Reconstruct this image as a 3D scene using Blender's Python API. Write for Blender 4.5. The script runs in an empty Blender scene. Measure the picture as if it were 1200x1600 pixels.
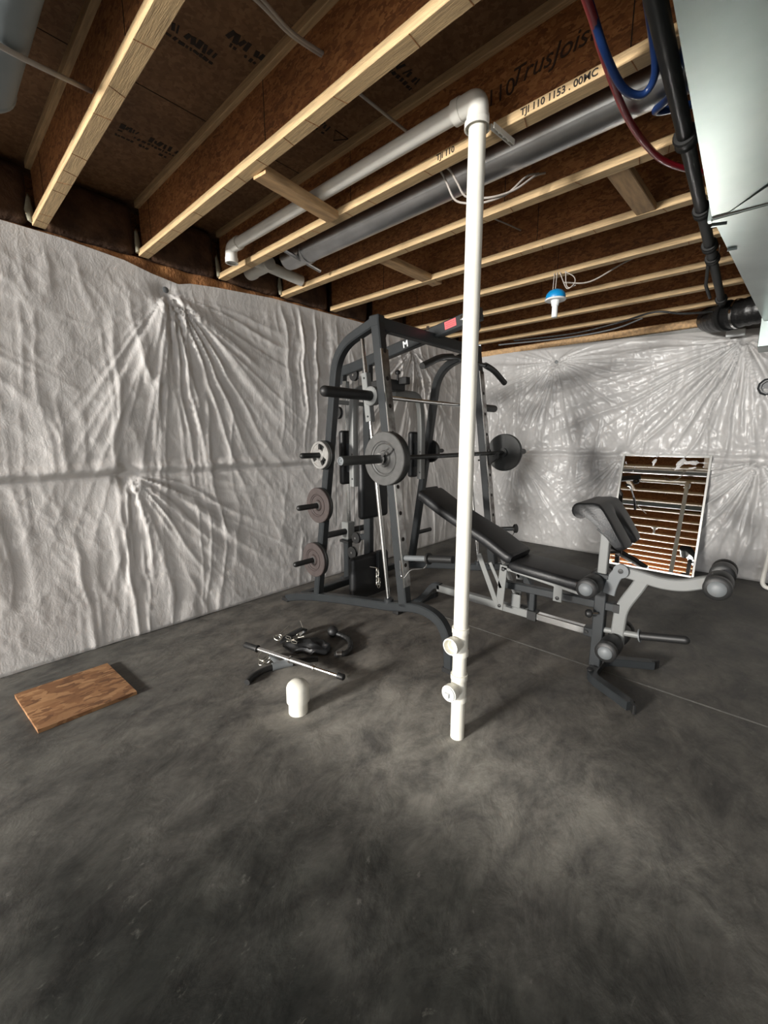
import bpy, bmesh, math, random
import numpy as np
from mathutils import Vector, Matrix, noise as mnoise
S = bpy.context.scene
C = S.collection
rnd = random.Random(7)
PI = math.pi

# ------------------------------------------------------------------ camera
PITCH = math.radians(9.928); YAW = math.radians(42.491)
cd = bpy.data.cameras.new('camera'); cam = bpy.data.objects.new('camera', cd); C.objects.link(cam)
cam.location = (0, 0, 1.30)
cam.rotation_euler = (PI/2 - PITCH, 0, YAW)
cd.sensor_fit = 'VERTICAL'; cd.sensor_height = 24.0
cd.lens = 24.0 * 657.0 / 1600.0
cd.clip_start = 0.02
S.camera = cam

# ------------------------------------------------------------------ world, daylight, exposure
w = bpy.data.worlds.new('daylight'); S.world = w; w.use_nodes = True
w.node_tree.nodes['Background'].inputs[0].default_value = (0.80, 0.90, 1.0, 1)
w.node_tree.nodes['Background'].inputs[1].default_value = 1.0

def window_light(name, loc, rot, sx, sy, power, col):
    l = bpy.data.lights.new(name, 'AREA'); l.shape = 'RECTANGLE'; l.size = sx; l.size_y = sy
    l.energy = power; l.color = col
    o = bpy.data.objects.new(name, l); C.objects.link(o); o.location = loc; o.rotation_euler = rot
    return o
# daylight through the high left window behind the viewpoint; right one added as fill
window_light('daylight_left_window', (-2.25, -6.42, 1.92), (PI/2-.35, 0, -.12), 1.25, .70, 640, (1.0, 0.97, 0.92))
window_light('added_fill_right', (1.7, -6.42, 1.92), (PI/2-.35, 0, 0), 1.2, .70, 120, (0.95, 0.97, 1.0))
S.view_settings.view_transform = 'Standard'
try: S.view_settings.look = 'None'
except Exception: pass
S.view_settings.gamma = 1.0
S.view_settings.use_curve_mapping = False
S.view_settings.exposure = 0.85

# ------------------------------------------------------------------ materials
MATS = {}
def mat(name, col, rough=0.5, metal=0.0, spec=0.5, var=0.0, vscale=20.0, bump=0.0, bscale=60.0, stretch=(1,1,1), col2=None, detail=4.0):
    m = bpy.data.materials.new(name); m.use_nodes = True
    nt = m.node_tree; b = nt.nodes['Principled BSDF']
    b.inputs['Base Color'].default_value = (*col, 1)
    b.inputs['Roughness'].default_value = rough
    b.inputs['Metallic'].default_value = metal
    b.inputs['Specular IOR Level'].default_value = spec
    tc = nt.nodes.new('ShaderNodeTexCoord'); mp = nt.nodes.new('ShaderNodeMapping')
    mp.inputs['Scale'].default_value = stretch
    nt.links.new(tc.outputs['Object'], mp.inputs['Vector'])
    if var > 0 or col2:
        n = nt.nodes.new('ShaderNodeTexNoise'); n.inputs['Scale'].default_value = vscale; n.inputs['Detail'].default_value = detail
        nt.links.new(mp.outputs['Vector'], n.inputs['Vector'])
        r = nt.nodes.new('ShaderNodeValToRGB')
        c2 = col2 if col2 else tuple(c*(1-var) for c in col)
        r.color_ramp.elements[0].position = 0.35; r.color_ramp.elements[0].color = (*c2, 1)
        r.color_ramp.elements[1].position = 0.65; r.color_ramp.elements[1].color = (*col, 1)
        nt.links.new(n.outputs['Fac'], r.inputs['Fac']); nt.links.new(r.outputs['Color'], b.inputs['Base Color'])
    if bump > 0:
        n2 = nt.nodes.new('ShaderNodeTexNoise'); n2.inputs['Scale'].default_value = bscale; n2.inputs['Detail'].default_value = 5
        nt.links.new(mp.outputs['Vector'], n2.inputs['Vector'])
        bp = nt.nodes.new('ShaderNodeBump'); bp.inputs['Strength'].default_value = bump; bp.inputs['Distance'].default_value = 0.01
        nt.links.new(n2.outputs['Fac'], bp.inputs['Height']); nt.links.new(bp.outputs['Normal'], b.inputs['Normal'])
    MATS[name] = m
    return m

def osb_mat(name, dark, mid, light, scale, stretch=(1,1,1)):
    m = mat(name, mid, 0.75)
    nt = m.node_tree; b = nt.nodes['Principled BSDF']
    mp = [n for n in nt.nodes if n.type == 'MAPPING'][0]; mp.inputs['Scale'].default_value = stretch
    n0 = nt.nodes.new('ShaderNodeTexNoise'); n0.inputs['Scale'].default_value = scale*0.6; n0.inputs['Detail'].default_value = 3
    mx = nt.nodes.new('ShaderNodeVectorMath'); mx.operation = 'MULTIPLY_ADD'
    mx.inputs[1].default_value = (0.05, 0.05, 0.05)
    nt.links.new(mp.outputs['Vector'], n0.inputs['Vector']); nt.links.new(n0.outputs['Color'], mx.inputs[0]); nt.links.new(mp.outputs['Vector'], mx.inputs[2])
    v = nt.nodes.new('ShaderNodeTexVoronoi'); v.inputs['Scale'].default_value = scale; v.inputs['Randomness'].default_value = 1.0
    nt.links.new(mx.outputs[0], v.inputs['Vector'])
    sep = nt.nodes.new('ShaderNodeSeparateColor'); nt.links.new(v.outputs['Color'], sep.inputs[0])
    r = nt.nodes.new('ShaderNodeValToRGB'); e = r.color_ramp.elements
    e[0].position = 0.0; e[0].color = (*dark, 1); e[1].position = 1.0; e[1].color = (*light, 1)
    k = r.color_ramp.elements.new(0.5); k.color = (*mid, 1)
    nt.links.new(sep.outputs[0], r.inputs['Fac'])
    n1 = nt.nodes.new('ShaderNodeTexNoise'); n1.inputs['Scale'].default_value = 3.0; n1.inputs['Detail'].default_value = 4
    nt.links.new(mp.outputs['Vector'], n1.inputs['Vector'])
    mm = nt.nodes.new('ShaderNodeMix'); mm.data_type = 'RGBA'; mm.blend_type = 'MULTIPLY'; mm.inputs['Factor'].default_value = 0.6
    nt.links.new(r.outputs['Color'], mm.inputs['A']); 
    r2 = nt.nodes.new('ShaderNodeValToRGB'); r2.color_ramp.elements[0].position = .3; r2.color_ramp.elements[0].color = (.45,.42,.4,1); r2.color_ramp.elements[1].position = .65; r2.color_ramp.elements[1].color=(1,1,1,1)
    nt.links.new(n1.outputs['Fac'], r2.inputs['Fac']); nt.links.new(r2.outputs['Color'], mm.inputs['B'])
    nt.links.new(mm.outputs['Result'], b.inputs['Base Color'])
    bp = nt.nodes.new('ShaderNodeBump'); bp.inputs['Strength'].default_value = 0.4; bp.inputs['Distance'].default_value = 0.004
    nt.links.new(sep.outputs[1], bp.inputs['Height']); nt.links.new(bp.outputs['Normal'], b.inputs['Normal'])
    return m

M_web = osb_mat('web_strand_board', (.18,.062,.016), (.31,.120,.034), (.44,.190,.062), 75, (.6,1.0,1.3))
M_deck = osb_mat('deck_strand_board', (.17,.088,.038), (.22,.120,.055), (.27,.155,.075), 60, (1,1,1))
M_offcut = osb_mat('offcut_strand_board', (.13,.055,.020), (.24,.110,.042), (.40,.22,.10), 46, (1.0,.45,1))
M_flange = mat('pale_lumber', (.60,.42,.22), 0.65, var=.3, vscale=9, bump=.25, bscale=30, stretch=(1,14,14))
M_block = mat('stud_lumber', (.60,.38,.19), 0.65, var=.35, vscale=7, stretch=(8,1,8), bump=.15)
M_rust = mat('insulation_facing', (.42,.19,.065), 0.9, col2=(.22,.09,.03), vscale=18, bump=.8, bscale=60)
M_batt = mat('dark_insulation', (.12,.062,.032), 0.95, col2=(.05,.025,.014), vscale=8, bump=1.0, bscale=25)
M_dull = mat('dull_grey_metal', (.17,.20,.21), 0.55, var=.2, vscale=4)
M_web_ink = mat('faded_ink', (.05,.025,.014), 0.8)
M_foam = mat('foam_sealant', (.36,.34,.25), 0.8, var=.2, bump=.4)
M_pvc = mat('white_pipe', (.84,.82,.73), 0.35, var=.08, vscale=6)
M_pvc_grey = mat('dull_white_pipe', (.74,.72,.66), 0.45, var=.15, vscale=6)
M_galv = mat('galvanised_duct', (.235,.27,.26), 0.31, metal=1.0, col2=(.19,.225,.215), vscale=3)
M_galv_round = mat('galvanised_round', (.68,.69,.70), 0.36, metal=1.0, var=.2, vscale=6)
M_blackpipe = mat('black_iron_pipe', (.010,.010,.0095), 0.55, metal=0, spec=.3)
M_flex = mat('black_flex', (.012,.012,.012), 0.35, bump=.4, bscale=40)
M_chrome = mat('chrome', (.80,.80,.79), 0.14, metal=1.0)
M_plate_ch = mat('worn_chrome', (.55,.55,.54), 0.32, metal=1.0, col2=(.22,.20,.19), vscale=14)
M_char = mat('charcoal_paint', (.024,.027,.029), 0.38, var=.15, vscale=12)
M_greypaint = mat('light_grey_paint', (.185,.19,.185), 0.45)
M_rub = mat('black_rubber', (.012,.012,.012), 0.5)
M_vinyl = mat('black_vinyl', (.012,.0125,.0135), 0.45, bump=.15, bscale=180)
M_iron = mat('grey_cast_iron', (.075,.074,.071), 0.48, var=.25, vscale=30, bump=.1)
M_iron2 = mat('brown_cast_iron', (.060,.046,.043), 0.55, var=.2, vscale=30, bump=.1)
M_iron3 = mat('black_cast_iron', (.022,.023,.022), 0.45, bump=.1)
M_tri = mat('worn_grey_iron', (.36,.35,.33), 0.42, metal=.3, col2=(.24,.23,.22), vscale=20)
M_capgrey = mat('grey_end_cap', (.13,.14,.145), 0.5)
M_red = mat('red_tubing', (.24,.010,.018), 0.35)
M_blue = mat('blue_tubing', (.008,.028,.11), 0.35)
M_bluebox = mat('blue_plastic', (.004,.24,.55), 0.4)
M_white = mat('white_plastic', (.78,.80,.80), 0.4)
M_wire = mat('pale_cable', (.42,.38,.34), 0.6)
M_mirror = mat('mirror_glass', (.92,.93,.92), 0.01, metal=1.0)
M_alu = mat('aluminium_frame', (.48,.48,.46), 0.35, metal=.6)
M_ink = mat('black_ink', (.02,.014,.01), 0.8)
M_pink = mat('red_label', (.75,.12,.13), 0.6)
M_concrete = mat('wall_concrete', (.30,.30,.29), 0.9, var=.2, bump=.2)
M_brass = mat('galvanised_clip', (.6,.58,.52), 0.35, metal=1.0)
M_joint = mat('joint_line', (.19,.185,.17), 0.8, var=.3, vscale=40)

# plastic sheet facing
def plastic(name, col, rough):
    m = mat(name, col, rough, spec=.5)
    nt = m.node_tree; b = nt.nodes['Principled BSDF']
    mp = [n for n in nt.nodes if n.type == 'MAPPING'][0]
    n = nt.nodes.new('ShaderNodeTexNoise'); n.inputs['Scale'].default_value = 3.0; n.inputs['Detail'].default_value = 6
    r = nt.nodes.new('ShaderNodeValToRGB'); r.color_ramp.elements[0].position=.3; r.color_ramp.elements[0].color=(*[c*.86 for c in col],1)
    r.color_ramp.elements[1].position=.7; r.color_ramp.elements[1].color=(*col,1)
    nt.links.new(mp.outputs['Vector'], n.inputs['Vector']); nt.links.new(n.outputs['Fac'], r.inputs['Fac']); nt.links.new(r.outputs['Color'], b.inputs['Base Color'])
    n1 = nt.nodes.new('ShaderNodeTexNoise'); n1.inputs['Scale'].default_value = 22; n1.inputs['Detail'].default_value = 6; n1.inputs['Distortion'].default_value=1.2
    n2 = nt.nodes.new('ShaderNodeTexNoise'); n2.inputs['Scale'].default_value = 120; n2.inputs['Detail'].default_value = 3
    mp2 = nt.nodes.new('ShaderNodeMapping'); mp2.inputs['Scale'].default_value=(1,1,.45)
    nt.links.new(mp.outputs['Vector'], mp2.inputs['Vector'])
    nt.links.new(mp2.outputs['Vector'], n1.inputs['Vector']); nt.links.new(mp.outputs['Vector'], n2.inputs['Vector'])
    b1 = nt.nodes.new('ShaderNodeBump'); b1.inputs['Strength'].default_value=.20; b1.inputs['Distance'].default_value=.012
    b2 = nt.nodes.new('ShaderNodeBump'); b2.inputs['Strength'].default_value=.25; b2.inputs['Distance'].default_value=.003
    nt.links.new(n1.outputs['Fac'], b1.inputs['Height']); nt.links.new(n2.outputs['Fac'], b2.inputs['Height'])
    nt.links.new(b1.outputs['Normal'], b2.inputs['Normal']); nt.links.new(b2.outputs['Normal'], b.inputs['Normal'])
    return m
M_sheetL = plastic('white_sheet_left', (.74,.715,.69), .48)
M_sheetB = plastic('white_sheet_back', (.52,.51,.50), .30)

# floor: dark trowelled concrete with painted light pool and foreground shade over wear and damp
def floor_mat():
    m = mat('trowelled_concrete', (.1,.1,.1), .62, spec=.3)
    nt = m.node_tree; b = nt.nodes['Principled BSDF']; L = nt.links.new
    tc = [n for n in nt.nodes if n.type == 'TEX_COORD'][0]
    def noi(s, d=6, dist=0., st=(1,1,1), rough=.5):
        mp = nt.nodes.new('ShaderNodeMapping'); mp.inputs['Scale'].default_value = st
        mp.inputs['Rotation'].default_value = (0,0,.6)
        L(tc.outputs['Object'], mp.inputs['Vector'])
        n = nt.nodes.new('ShaderNodeTexNoise'); n.inputs['Scale'].default_value=s; n.inputs['Detail'].default_value=d; n.inputs['Distortion'].default_value=dist; n.inputs['Roughness'].default_value=rough
        L(mp.outputs['Vector'], n.inputs['Vector']); return n
    def ramp(a, c1, bpos, c2):
        r = nt.nodes.new('ShaderNodeValToRGB'); r.color_ramp.elements[0].position=a; r.color_ramp.elements[0].color=(*c1,1)
        r.color_ramp.elements[1].position=bpos; r.color_ramp.elements[1].color=(*c2,1); return r
    def mix(mode, fac=1.0):
        x = nt.nodes.new('ShaderNodeMix'); x.data_type='RGBA'; x.blend_type=mode; x.inputs['Factor'].default_value=fac; return x
    base = noi(1.6, 10, .15, rough=.6); rb = ramp(.30, (.078,.076,.070), .72, (.140,.135,.124)); L(base.outputs['Fac'], rb.inputs['Fac'])
    # chalky wear plus a painted pool of light around pipe and capped stub, noisy edge
    def patch(cx, cy, rx, ry, edge, lo=.1, hi=1.2):
        mp = nt.nodes.new('ShaderNodeMapping'); mp.inputs['Location'].default_value=(-cx/rx,-cy/ry,0); mp.inputs['Scale'].default_value=(1/rx,1/ry,0)
        L(tc.outputs['Object'], mp.inputs['Vector'])
        ln = nt.nodes.new('ShaderNodeVectorMath'); ln.operation='LENGTH'; L(mp.outputs['Vector'], ln.inputs[0])
        nn = noi(2.6, 10, .2, rough=.68)
        ad = nt.nodes.new('ShaderNodeMath'); ad.operation='MULTIPLY_ADD'; ad.inputs[1].default_value=edge; L(nn.outputs['Fac'], ad.inputs[0]); L(ln.outputs['Value'], ad.inputs[2])
        hv = nt.nodes.new('ShaderNodeMath'); hv.operation='MULTIPLY'; hv.inputs[1].default_value=.5; L(ad.outputs[0], hv.inputs[0])
        rr = ramp((lo+edge*.47)/2, (1,1,1), (hi+edge*.47)/2, (0,0,0)); rr.color_ramp.interpolation='EASE'; L(hv.outputs[0], rr.inputs['Fac']); return rr
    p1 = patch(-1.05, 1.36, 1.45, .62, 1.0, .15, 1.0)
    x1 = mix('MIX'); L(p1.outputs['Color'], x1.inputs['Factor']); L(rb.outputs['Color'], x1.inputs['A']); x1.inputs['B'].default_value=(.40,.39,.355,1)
    p2 = patch(-1.8, 2.4, 2.0, 2.0, .6, .2, 1.2)
    x2 = mix('MIX'); 
    hlf = nt.nodes.new('ShaderNodeMath'); hlf.operation='MULTIPLY'; hlf.inputs[1].default_value=.75; L(p2.outputs['Color'], hlf.inputs[0]); L(hlf.outputs[0], x2.inputs['Factor'])
    L(x1.outputs['Result'], x2.inputs['A']); x2.inputs['B'].default_value=(.165,.149,.132,1)
    # foreground shade painted dark: lens falloff and the viewer's shadow, mixed with damp
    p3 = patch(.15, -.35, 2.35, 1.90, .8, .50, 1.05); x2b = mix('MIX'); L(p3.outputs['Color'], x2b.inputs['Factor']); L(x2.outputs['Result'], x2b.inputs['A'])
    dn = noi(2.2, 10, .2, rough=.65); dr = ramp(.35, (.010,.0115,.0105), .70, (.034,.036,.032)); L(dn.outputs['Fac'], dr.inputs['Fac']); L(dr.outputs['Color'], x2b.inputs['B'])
    # trowel mottling
    mo = noi(6, 12, .35, (1,.6,1), .72); rm = ramp(.36, (.34,.34,.35), .64, (1.25,1.24,1.2)); L(mo.outputs['Fac'], rm.inputs['Fac'])
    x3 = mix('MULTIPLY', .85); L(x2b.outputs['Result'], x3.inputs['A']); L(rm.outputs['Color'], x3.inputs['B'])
    sp = noi(26, 7, .3, (1,.6,1), .7); rs = ramp(.62, (0,0,0), .72, (1,1,1)); L(sp.outputs['Fac'], rs.inputs['Fac'])
    x4 = mix('MIX'); h2 = nt.nodes.new('ShaderNodeMath'); h2.operation='MULTIPLY'; h2.inputs[1].default_value=.35; L(rs.outputs['Color'], h2.inputs[0]); L(h2.outputs[0], x4.inputs['Factor'])
    L(x3.outputs['Result'], x4.inputs['A']); x4.inputs['B'].default_value=(.24,.235,.21,1)
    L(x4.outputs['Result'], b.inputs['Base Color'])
    rr = ramp(.3, (.48,.48,.48), .7, (.75,.75,.75)); L(mo.outputs['Fac'], rr.inputs['Fac']); L(rr.outputs['Color'], b.inputs['Roughness'])
    bn = noi(9, 7, .4, (1,.6,1), .55); bp = nt.nodes.new('ShaderNodeBump'); bp.inputs['Strength'].default_value=.55; bp.inputs['Distance'].default_value=.014
    L(bn.outputs['Fac'], bp.inputs['Height']); L(bp.outputs['Normal'], b.inputs['Normal'])
    return m
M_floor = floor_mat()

# ------------------------------------------------------------------ mesh helpers
ROOT = {}
def tag(o, label=None, cat=None, group=None, kind=None):
    if label: o['label'] = label
    if cat: o['category'] = cat
    if group: o['group'] = group
    if kind: o['kind'] = kind
    return o
def obj(name, bm, material, parent=None, origin=None, smooth=None):
    """link a bmesh given in room coordinates as one object"""
    org = Vector(ROOT[parent.name]) if parent else Vector(origin or (0,0,0))
    if org.length > 0: bmesh.ops.translate(bm, verts=bm.verts, vec=-org)
    me = bpy.data.meshes.new(name); bm.to_mesh(me); bm.free()
    me.materials.append(material)
    o = bpy.data.objects.new(name, me); C.objects.link(o)
    if parent: o.parent = parent
    else: o.location = org
    ROOT[o.name] = tuple(org)
    if smooth is not None:
        for p in me.polygons: p.use_smooth = True
        try: me.set_sharp_from_angle(angle=math.radians(smooth))
        except Exception: pass
    return o
def thing(name, loc, label, cat, group=None):
    o = bpy.data.objects.new(name, None); C.objects.link(o); o.location = loc; o.empty_display_size = .05
    ROOT[o.name] = tuple(loc)
    return tag(o, label, cat, group)
def NB(): return bmesh.new()
def box(bm, c, s, rot=None, bev=0.0, seg=1):
    m = Matrix.Translation(c) @ (rot.to_4x4() if rot else Matrix()) @ Matrix.Diagonal((*s, 1))
    t = bmesh.new(); bmesh.ops.create_cube(t, size=1.0, matrix=m)
    if bev > 0: bmesh.ops.bevel(t, geom=list(t.edges), offset=bev, segments=seg, profile=.5, affect='EDGES', clamp_overlap=True)
    me = bpy.data.meshes.new('tmp'); t.to_mesh(me); t.free(); bm.from_mesh(me); bpy.data.meshes.remove(me)
    return bm
def fillet(pts, r, n=6):
    pts = [Vector(p) for p in pts]; out = [pts[0]]
    for i in range(1, len(pts)-1):
        a, b, c = pts[i-1], pts[i], pts[i+1]
        rr = r[i] if isinstance(r, (list, tuple)) else r
        u = (a-b); v = (c-b); d = min(rr, u.length*.49, v.length*.49)
        if d < 1e-5: out.append(b); continue
        p0 = b+u.normalized()*d; p2 = b+v.normalized()*d
        for k in range(n+1):
            t = k/n; out.append(p0*(1-t)**2 + b*2*t*(1-t) + p2*t*t)
    out.append(pts[-1]); return out
def smooth_curve(pts, n=8):
    pts = [Vector(p) for p in pts]; P = [pts[0]*2-pts[1]] + pts + [pts[-1]*2-pts[-2]]; out = []
    for i in range(1, len(P)-2):
        for k in range(n):
            t = k/n; a,b,c,d = P[i-1],P[i],P[i+1],P[i+2]
            out.append(.5*((2*b)+(-a+c)*t+(2*a-5*b+4*c-d)*t*t+(-a+3*b-3*c+d)*t**3))
    out.append(pts[-1]); return out
def rect_prof(w, h, ch=.006, rs=1):
    a, b = w/2, h/2
    if rs <= 1: return [(a-ch,-b),(a,-b+ch),(a,b-ch),(a-ch,b),(-a+ch,b),(-a,b-ch),(-a,-b+ch),(-a+ch,-b)]
    out = []
    for cx, cy, a0 in ((a-ch,b-ch,0),(-a+ch,b-ch,PI/2),(-a+ch,-b+ch,PI),(a-ch,-b+ch,1.5*PI)):
        for k in range(rs+1):
            t = a0+PI/2*k/rs; out.append((cx+ch*math.cos(t), cy+ch*math.sin(t)))
    return out
def circ(r, n=12): return [(r*math.cos(2*PI*k/n), r*math.sin(2*PI*k/n)) for k in range(n)]
def sweep(bm, pts, prof, side=None, closed=False, scales=None, cap=True):
    pts = [Vector(p) for p in pts]; n = len(pts); rings = []; s_prev = None
    for i, p in enumerate(pts):
        if closed: t = pts[(i+1) % n]-pts[i-1]
        else: t = pts[min(i+1, n-1)]-pts[max(i-1, 0)]
        t.normalize()
        if side is not None: s = Vector(side)
        else:
            if s_prev is None:
                s = Vector((0,0,1)) if abs(t.z) < .9 else Vector((1,0,0))
            else: s = s_prev
        s = (s - t*s.dot(t)).normalized(); s_prev = s
        q = s.cross(t)
        k = scales[i] if scales else 1.0
        ka, kb = k if isinstance(k, tuple) else (k, k)
        rings.append([bm.verts.new(p + s*a*ka + q*b*kb) for a, b in prof])
    m = len(prof); rng = range(n if closed else n-1)
    for i in rng:
        A, B = rings[i], rings[(i+1) % n]
        for k in range(m):
            bm.faces.new((A[k], A[(k+1) % m], B[(k+1) % m], B[k]))
    if not closed and cap:
        bm.faces.new(list(reversed(rings[0]))); bm.faces.new(rings[-1])
    bmesh.ops.recalc_face_normals(bm, faces=bm.faces)
    return bm
def tube(bm, pts, r, n=12, **k): return sweep(bm, pts, circ(r, n), **k)
def lathe(bm, p, d, prof, n=32, cap=True):
    """prof: (along, radius) pairs turned around axis d at point p"""
    p = Vector(p); d = Vector(d).normalized(); s = d.orthogonal().normalized(); q = d.cross(s); rings = []
    for a, r in prof:
        if r < 1e-6: rings.append([bm.verts.new(p+d*a)]); continue
        rings.append([bm.verts.new(p+d*a+(s*math.cos(2*PI*k/n)+q*math.sin(2*PI*k/n))*r) for k in range(n)])
    for A, B in zip(rings, rings[1:]):
        for k in range(n):
            a = [A[k % len(A)], A[(k+1) % len(A)], B[(k+1) % len(B)], B[k % len(B)]]
            u = []
            for v in a:
                if v not in u: u.append(v)
            if len(u) >= 3: bm.faces.new(u)
    bmesh.ops.recalc_face_normals(bm, faces=bm.faces)
    return bm
def capsule_prof(L, r, n=5, both=True):
    out = []
    if both: out += [(r-r*math.cos(PI/2*k/n), r*math.sin(PI/2*k/n)) for k in range(n+1)]
    else: out += [(0,0),(0,r)]
    out += [(L-r+r*math.sin(PI/2*k/n), r*math.cos(PI/2*k/n)) for k in range(n+1)]
    return out
def disc_prof(t, r, b=.003): return [(0,0),(0,r-b),(b,r),(t-b,r),(t,r-b),(t,0)]
def text(name, body, size, loc, ux, uy, material, parent, shear=0, thick=.0006, fat=0.0):
    cu = bpy.data.curves.new(name, 'FONT'); cu.body = body; cu.size = size; cu.align_x = 'CENTER'; cu.align_y = 'CENTER'
    cu.extrude = thick; cu.shear = shear; cu.offset = fat; cu.resolution_u = 3
    t = bpy.data.objects.new('tmp', cu); C.objects.link(t)
    dg = bpy.context.evaluated_depsgraph_get(); me = bpy.data.meshes.new_from_object(t.evaluated_get(dg))
    bpy.data.objects.remove(t); bpy.data.curves.remove(cu)
    ux = Vector(ux).normalized(); uy = Vector(uy).normalized(); uz = ux.cross(uy)
    m = Matrix((ux, uy, uz)).transposed().to_4x4(); m.translation = Vector(loc)-Vector(ROOT[parent.name])
    me.transform(m); me.materials.clear(); me.materials.append(material); me.name = name
    o = bpy.data.objects.new(name, me); C.objects.link(o); o.parent = parent; ROOT[o.name] = ROOT[parent.name]
    return o

# ------------------------------------------------------------------ room shell
XL, XR, YB, YF, ZJ, ZD = -3.02, 3.2, 5.10, -6.55, 2.398, 2.702
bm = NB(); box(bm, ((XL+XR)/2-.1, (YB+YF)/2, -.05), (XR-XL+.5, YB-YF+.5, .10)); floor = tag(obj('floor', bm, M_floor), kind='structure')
bm = NB(); box(bm, (-.1, 2.455, .0004), (3.9, .004, .0012)); box(bm, (-.1, 2.463, .0003), (3.9, .003, .0008)); obj('control_joint', bm, M_joint, floor)
bm = NB(); box(bm, ((XL+XR)/2, (YB+YF)/2, ZD+.012), (XR-XL+.5, YB-YF+.5, .024)); ceiling = tag(obj('ceiling', bm, M_deck), kind='structure')
# seams of the deck boards
for y in (-1.9, -.68, 1.75, 2.95, 4.17):
    bm = NB(); box(bm, (.1, y, ZD-.0005), (6.2, .004, .002)); obj('board_seam', bm, M_ink, ceiling)
for x in (-2.05, .4):
    bm = NB(); box(bm, (x, .2, ZD-.0005), (.003, 9.4, .002)); obj('board_seam', bm, M_ink, ceiling)

# numpy noise
def vnoise(x, y, seed=0):
    xi = np.floor(x).astype(int); yi = np.floor(y).astype(int); fx = x-xi; fy = y-yi
    def h(a, b):
        n = (a*374761393 + b*668265263 + seed*982451653) & 0x7fffffff
        n = ((n ^ (n >> 13))*1274126177) & 0x7fffffff
        return ((n ^ (n >> 16)) & 0xffff)/65535.0
    u = fx*fx*fx*(fx*(fx*6-15)+10); v = fy*fy*fy*(fy*(fy*6-15)+10)
    return (h(xi,yi)*(1-u)+h(xi+1,yi)*u)*(1-v)+(h(xi,yi+1)*(1-u)+h(xi+1,yi+1)*u)*v
def fbm(x, y, o=4, seed=0):
    s = 0; a = .5
    for k in range(o): s = s+a*vnoise(x*2**k, y*2**k, seed+k); a *= .5
    return s
def ridge(v, p=3): return (1-np.abs(2*v-1))**p

def sheet(U, V, pins, seam, seed, amp=1.0, dense=1.0):
    """height of the draped sheet over (U along the wall, V up)"""
    h = .035*np.abs(np.sin(PI*np.clip((V-seam)/1.25, -1, 1)))**.7
    h = h + .02*(fbm(U*1.3, V*1.3, 3, seed)-.5)
    # near vertical creases that waver
    wob = .25*fbm(U*2+5, V*1.6, 3, seed+3)
    c1 = ridge(vnoise(U*7+wob*6, V*.9, seed+11), 5); c2 = ridge(vnoise(U*17+wob*10, V*1.7, seed+17), 5)
    msk = np.clip(fbm(U*1.7, V*1.1, 3, seed+23)*2.6-.62, 0, 1)
    h = h + amp*dense*(.022*c1*msk + .010*c2*msk)
    d1 = ridge(fbm(U*9+V*5+wob*4, V*5-U*2, 3, seed+31), 6)
    h = h + amp*.0035*d1*amp
    h = h + amp*.0012*amp*(fbm(U*28, V*16, 3, seed+41)-.5)
    for (pu, pv, a0, a1, A, R, N) in pins:
        du = U-pu; dv = V-pv; r = np.sqrt(du*du+dv*dv)+1e-6; th = np.arctan2(du, -dv)     # 0 = straight down
        ang = (1/(1+np.exp(-(th-a0)*9)))*(1/(1+np.exp((th-a1)*9)))
        f = ridge(vnoise(th*N+2.6*fbm(U*1.2, V*1.2, 2, seed+5)*np.clip(r/.6,0,1), r*.35, seed+int(abs(pu)*100)), 2.2)
        f2 = ridge(vnoise(th*N*2.0, r*.8+7, seed+9), 2.5)
        env = np.exp(-(r/R)**1.6)*np.clip(r/.05, 0, 1)
        h = h + A*ang*env*(f*.030+f2*.014)
        h = h - .045*np.exp(-(r/.06)**2)
    return h

def wall_sheet(name, along, across, u0, u1, top, seam, pins, seed, material, parent, step=.010, sgn=1, amp=1.0):
    nu = int((u1-u0)/step)+1; nv = int(2.42/step)+1
    u = np.linspace(u0, u1, nu); tp = np.interp(u, [p[0] for p in top], [p[1] for p in top])
    k = np.linspace(0, 1, nv); U, K = np.meshgrid(u, k); V = K*tp[None, :]+.002
    H = sheet(U, V, pins, seam, seed, amp)
    # top hem is drawn back to the wall, the bottom is tucked loosely
    H = H*np.clip((1-K)*14, .0, 1)*np.clip(K*50+.55, 0, 1)
    # horizontal strap line with its overlap lip
    wv = .012*(fbm(U*3, U*0, 3, seed+70)-.5)*4
    d = V-(seam+wv)
    H = H + .020*np.exp(-((d-.035)/.030)**2)*(.6+.8*fbm(U*4, V*0, 2, seed+71)) - .012*np.exp(-((d+.012)/.016)**2)
    if along == 'y': H = H + .020*np.exp(-((d-.030)/.034)**2)*np.exp(-(U/1.5)**2)
    H = np.clip(H, -.01, .16)
    X = across + sgn*(.022+H)
    if along == 'y': co = np.stack([X, U, V], -1).reshape(-1, 3)
    else: co = np.stack([U, X, V], -1).reshape(-1, 3)
    idx = np.arange(nu*nv).reshape(nv, nu)
    a = idx[:-1,:-1].ravel(); b = idx[:-1,1:].ravel(); c = idx[1:,1:].ravel(); dd = idx[1:,:-1].ravel()
    f = np.stack([a,b,c,dd], 1)
    if (along == 'x') == (sgn < 0): pass
    else: f = f[:, ::-1]
    me = bpy.data.meshes.new(name); me.from_pydata(co.tolist(), [], f.tolist()); me.materials.append(material)
    for p in me.polygons: p.use_smooth = True
    o = bpy.data.objects.new(name, me); C.objects.link(o); o.parent = parent; ROOT[o.name] = (0,0,0)
    return o

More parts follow.
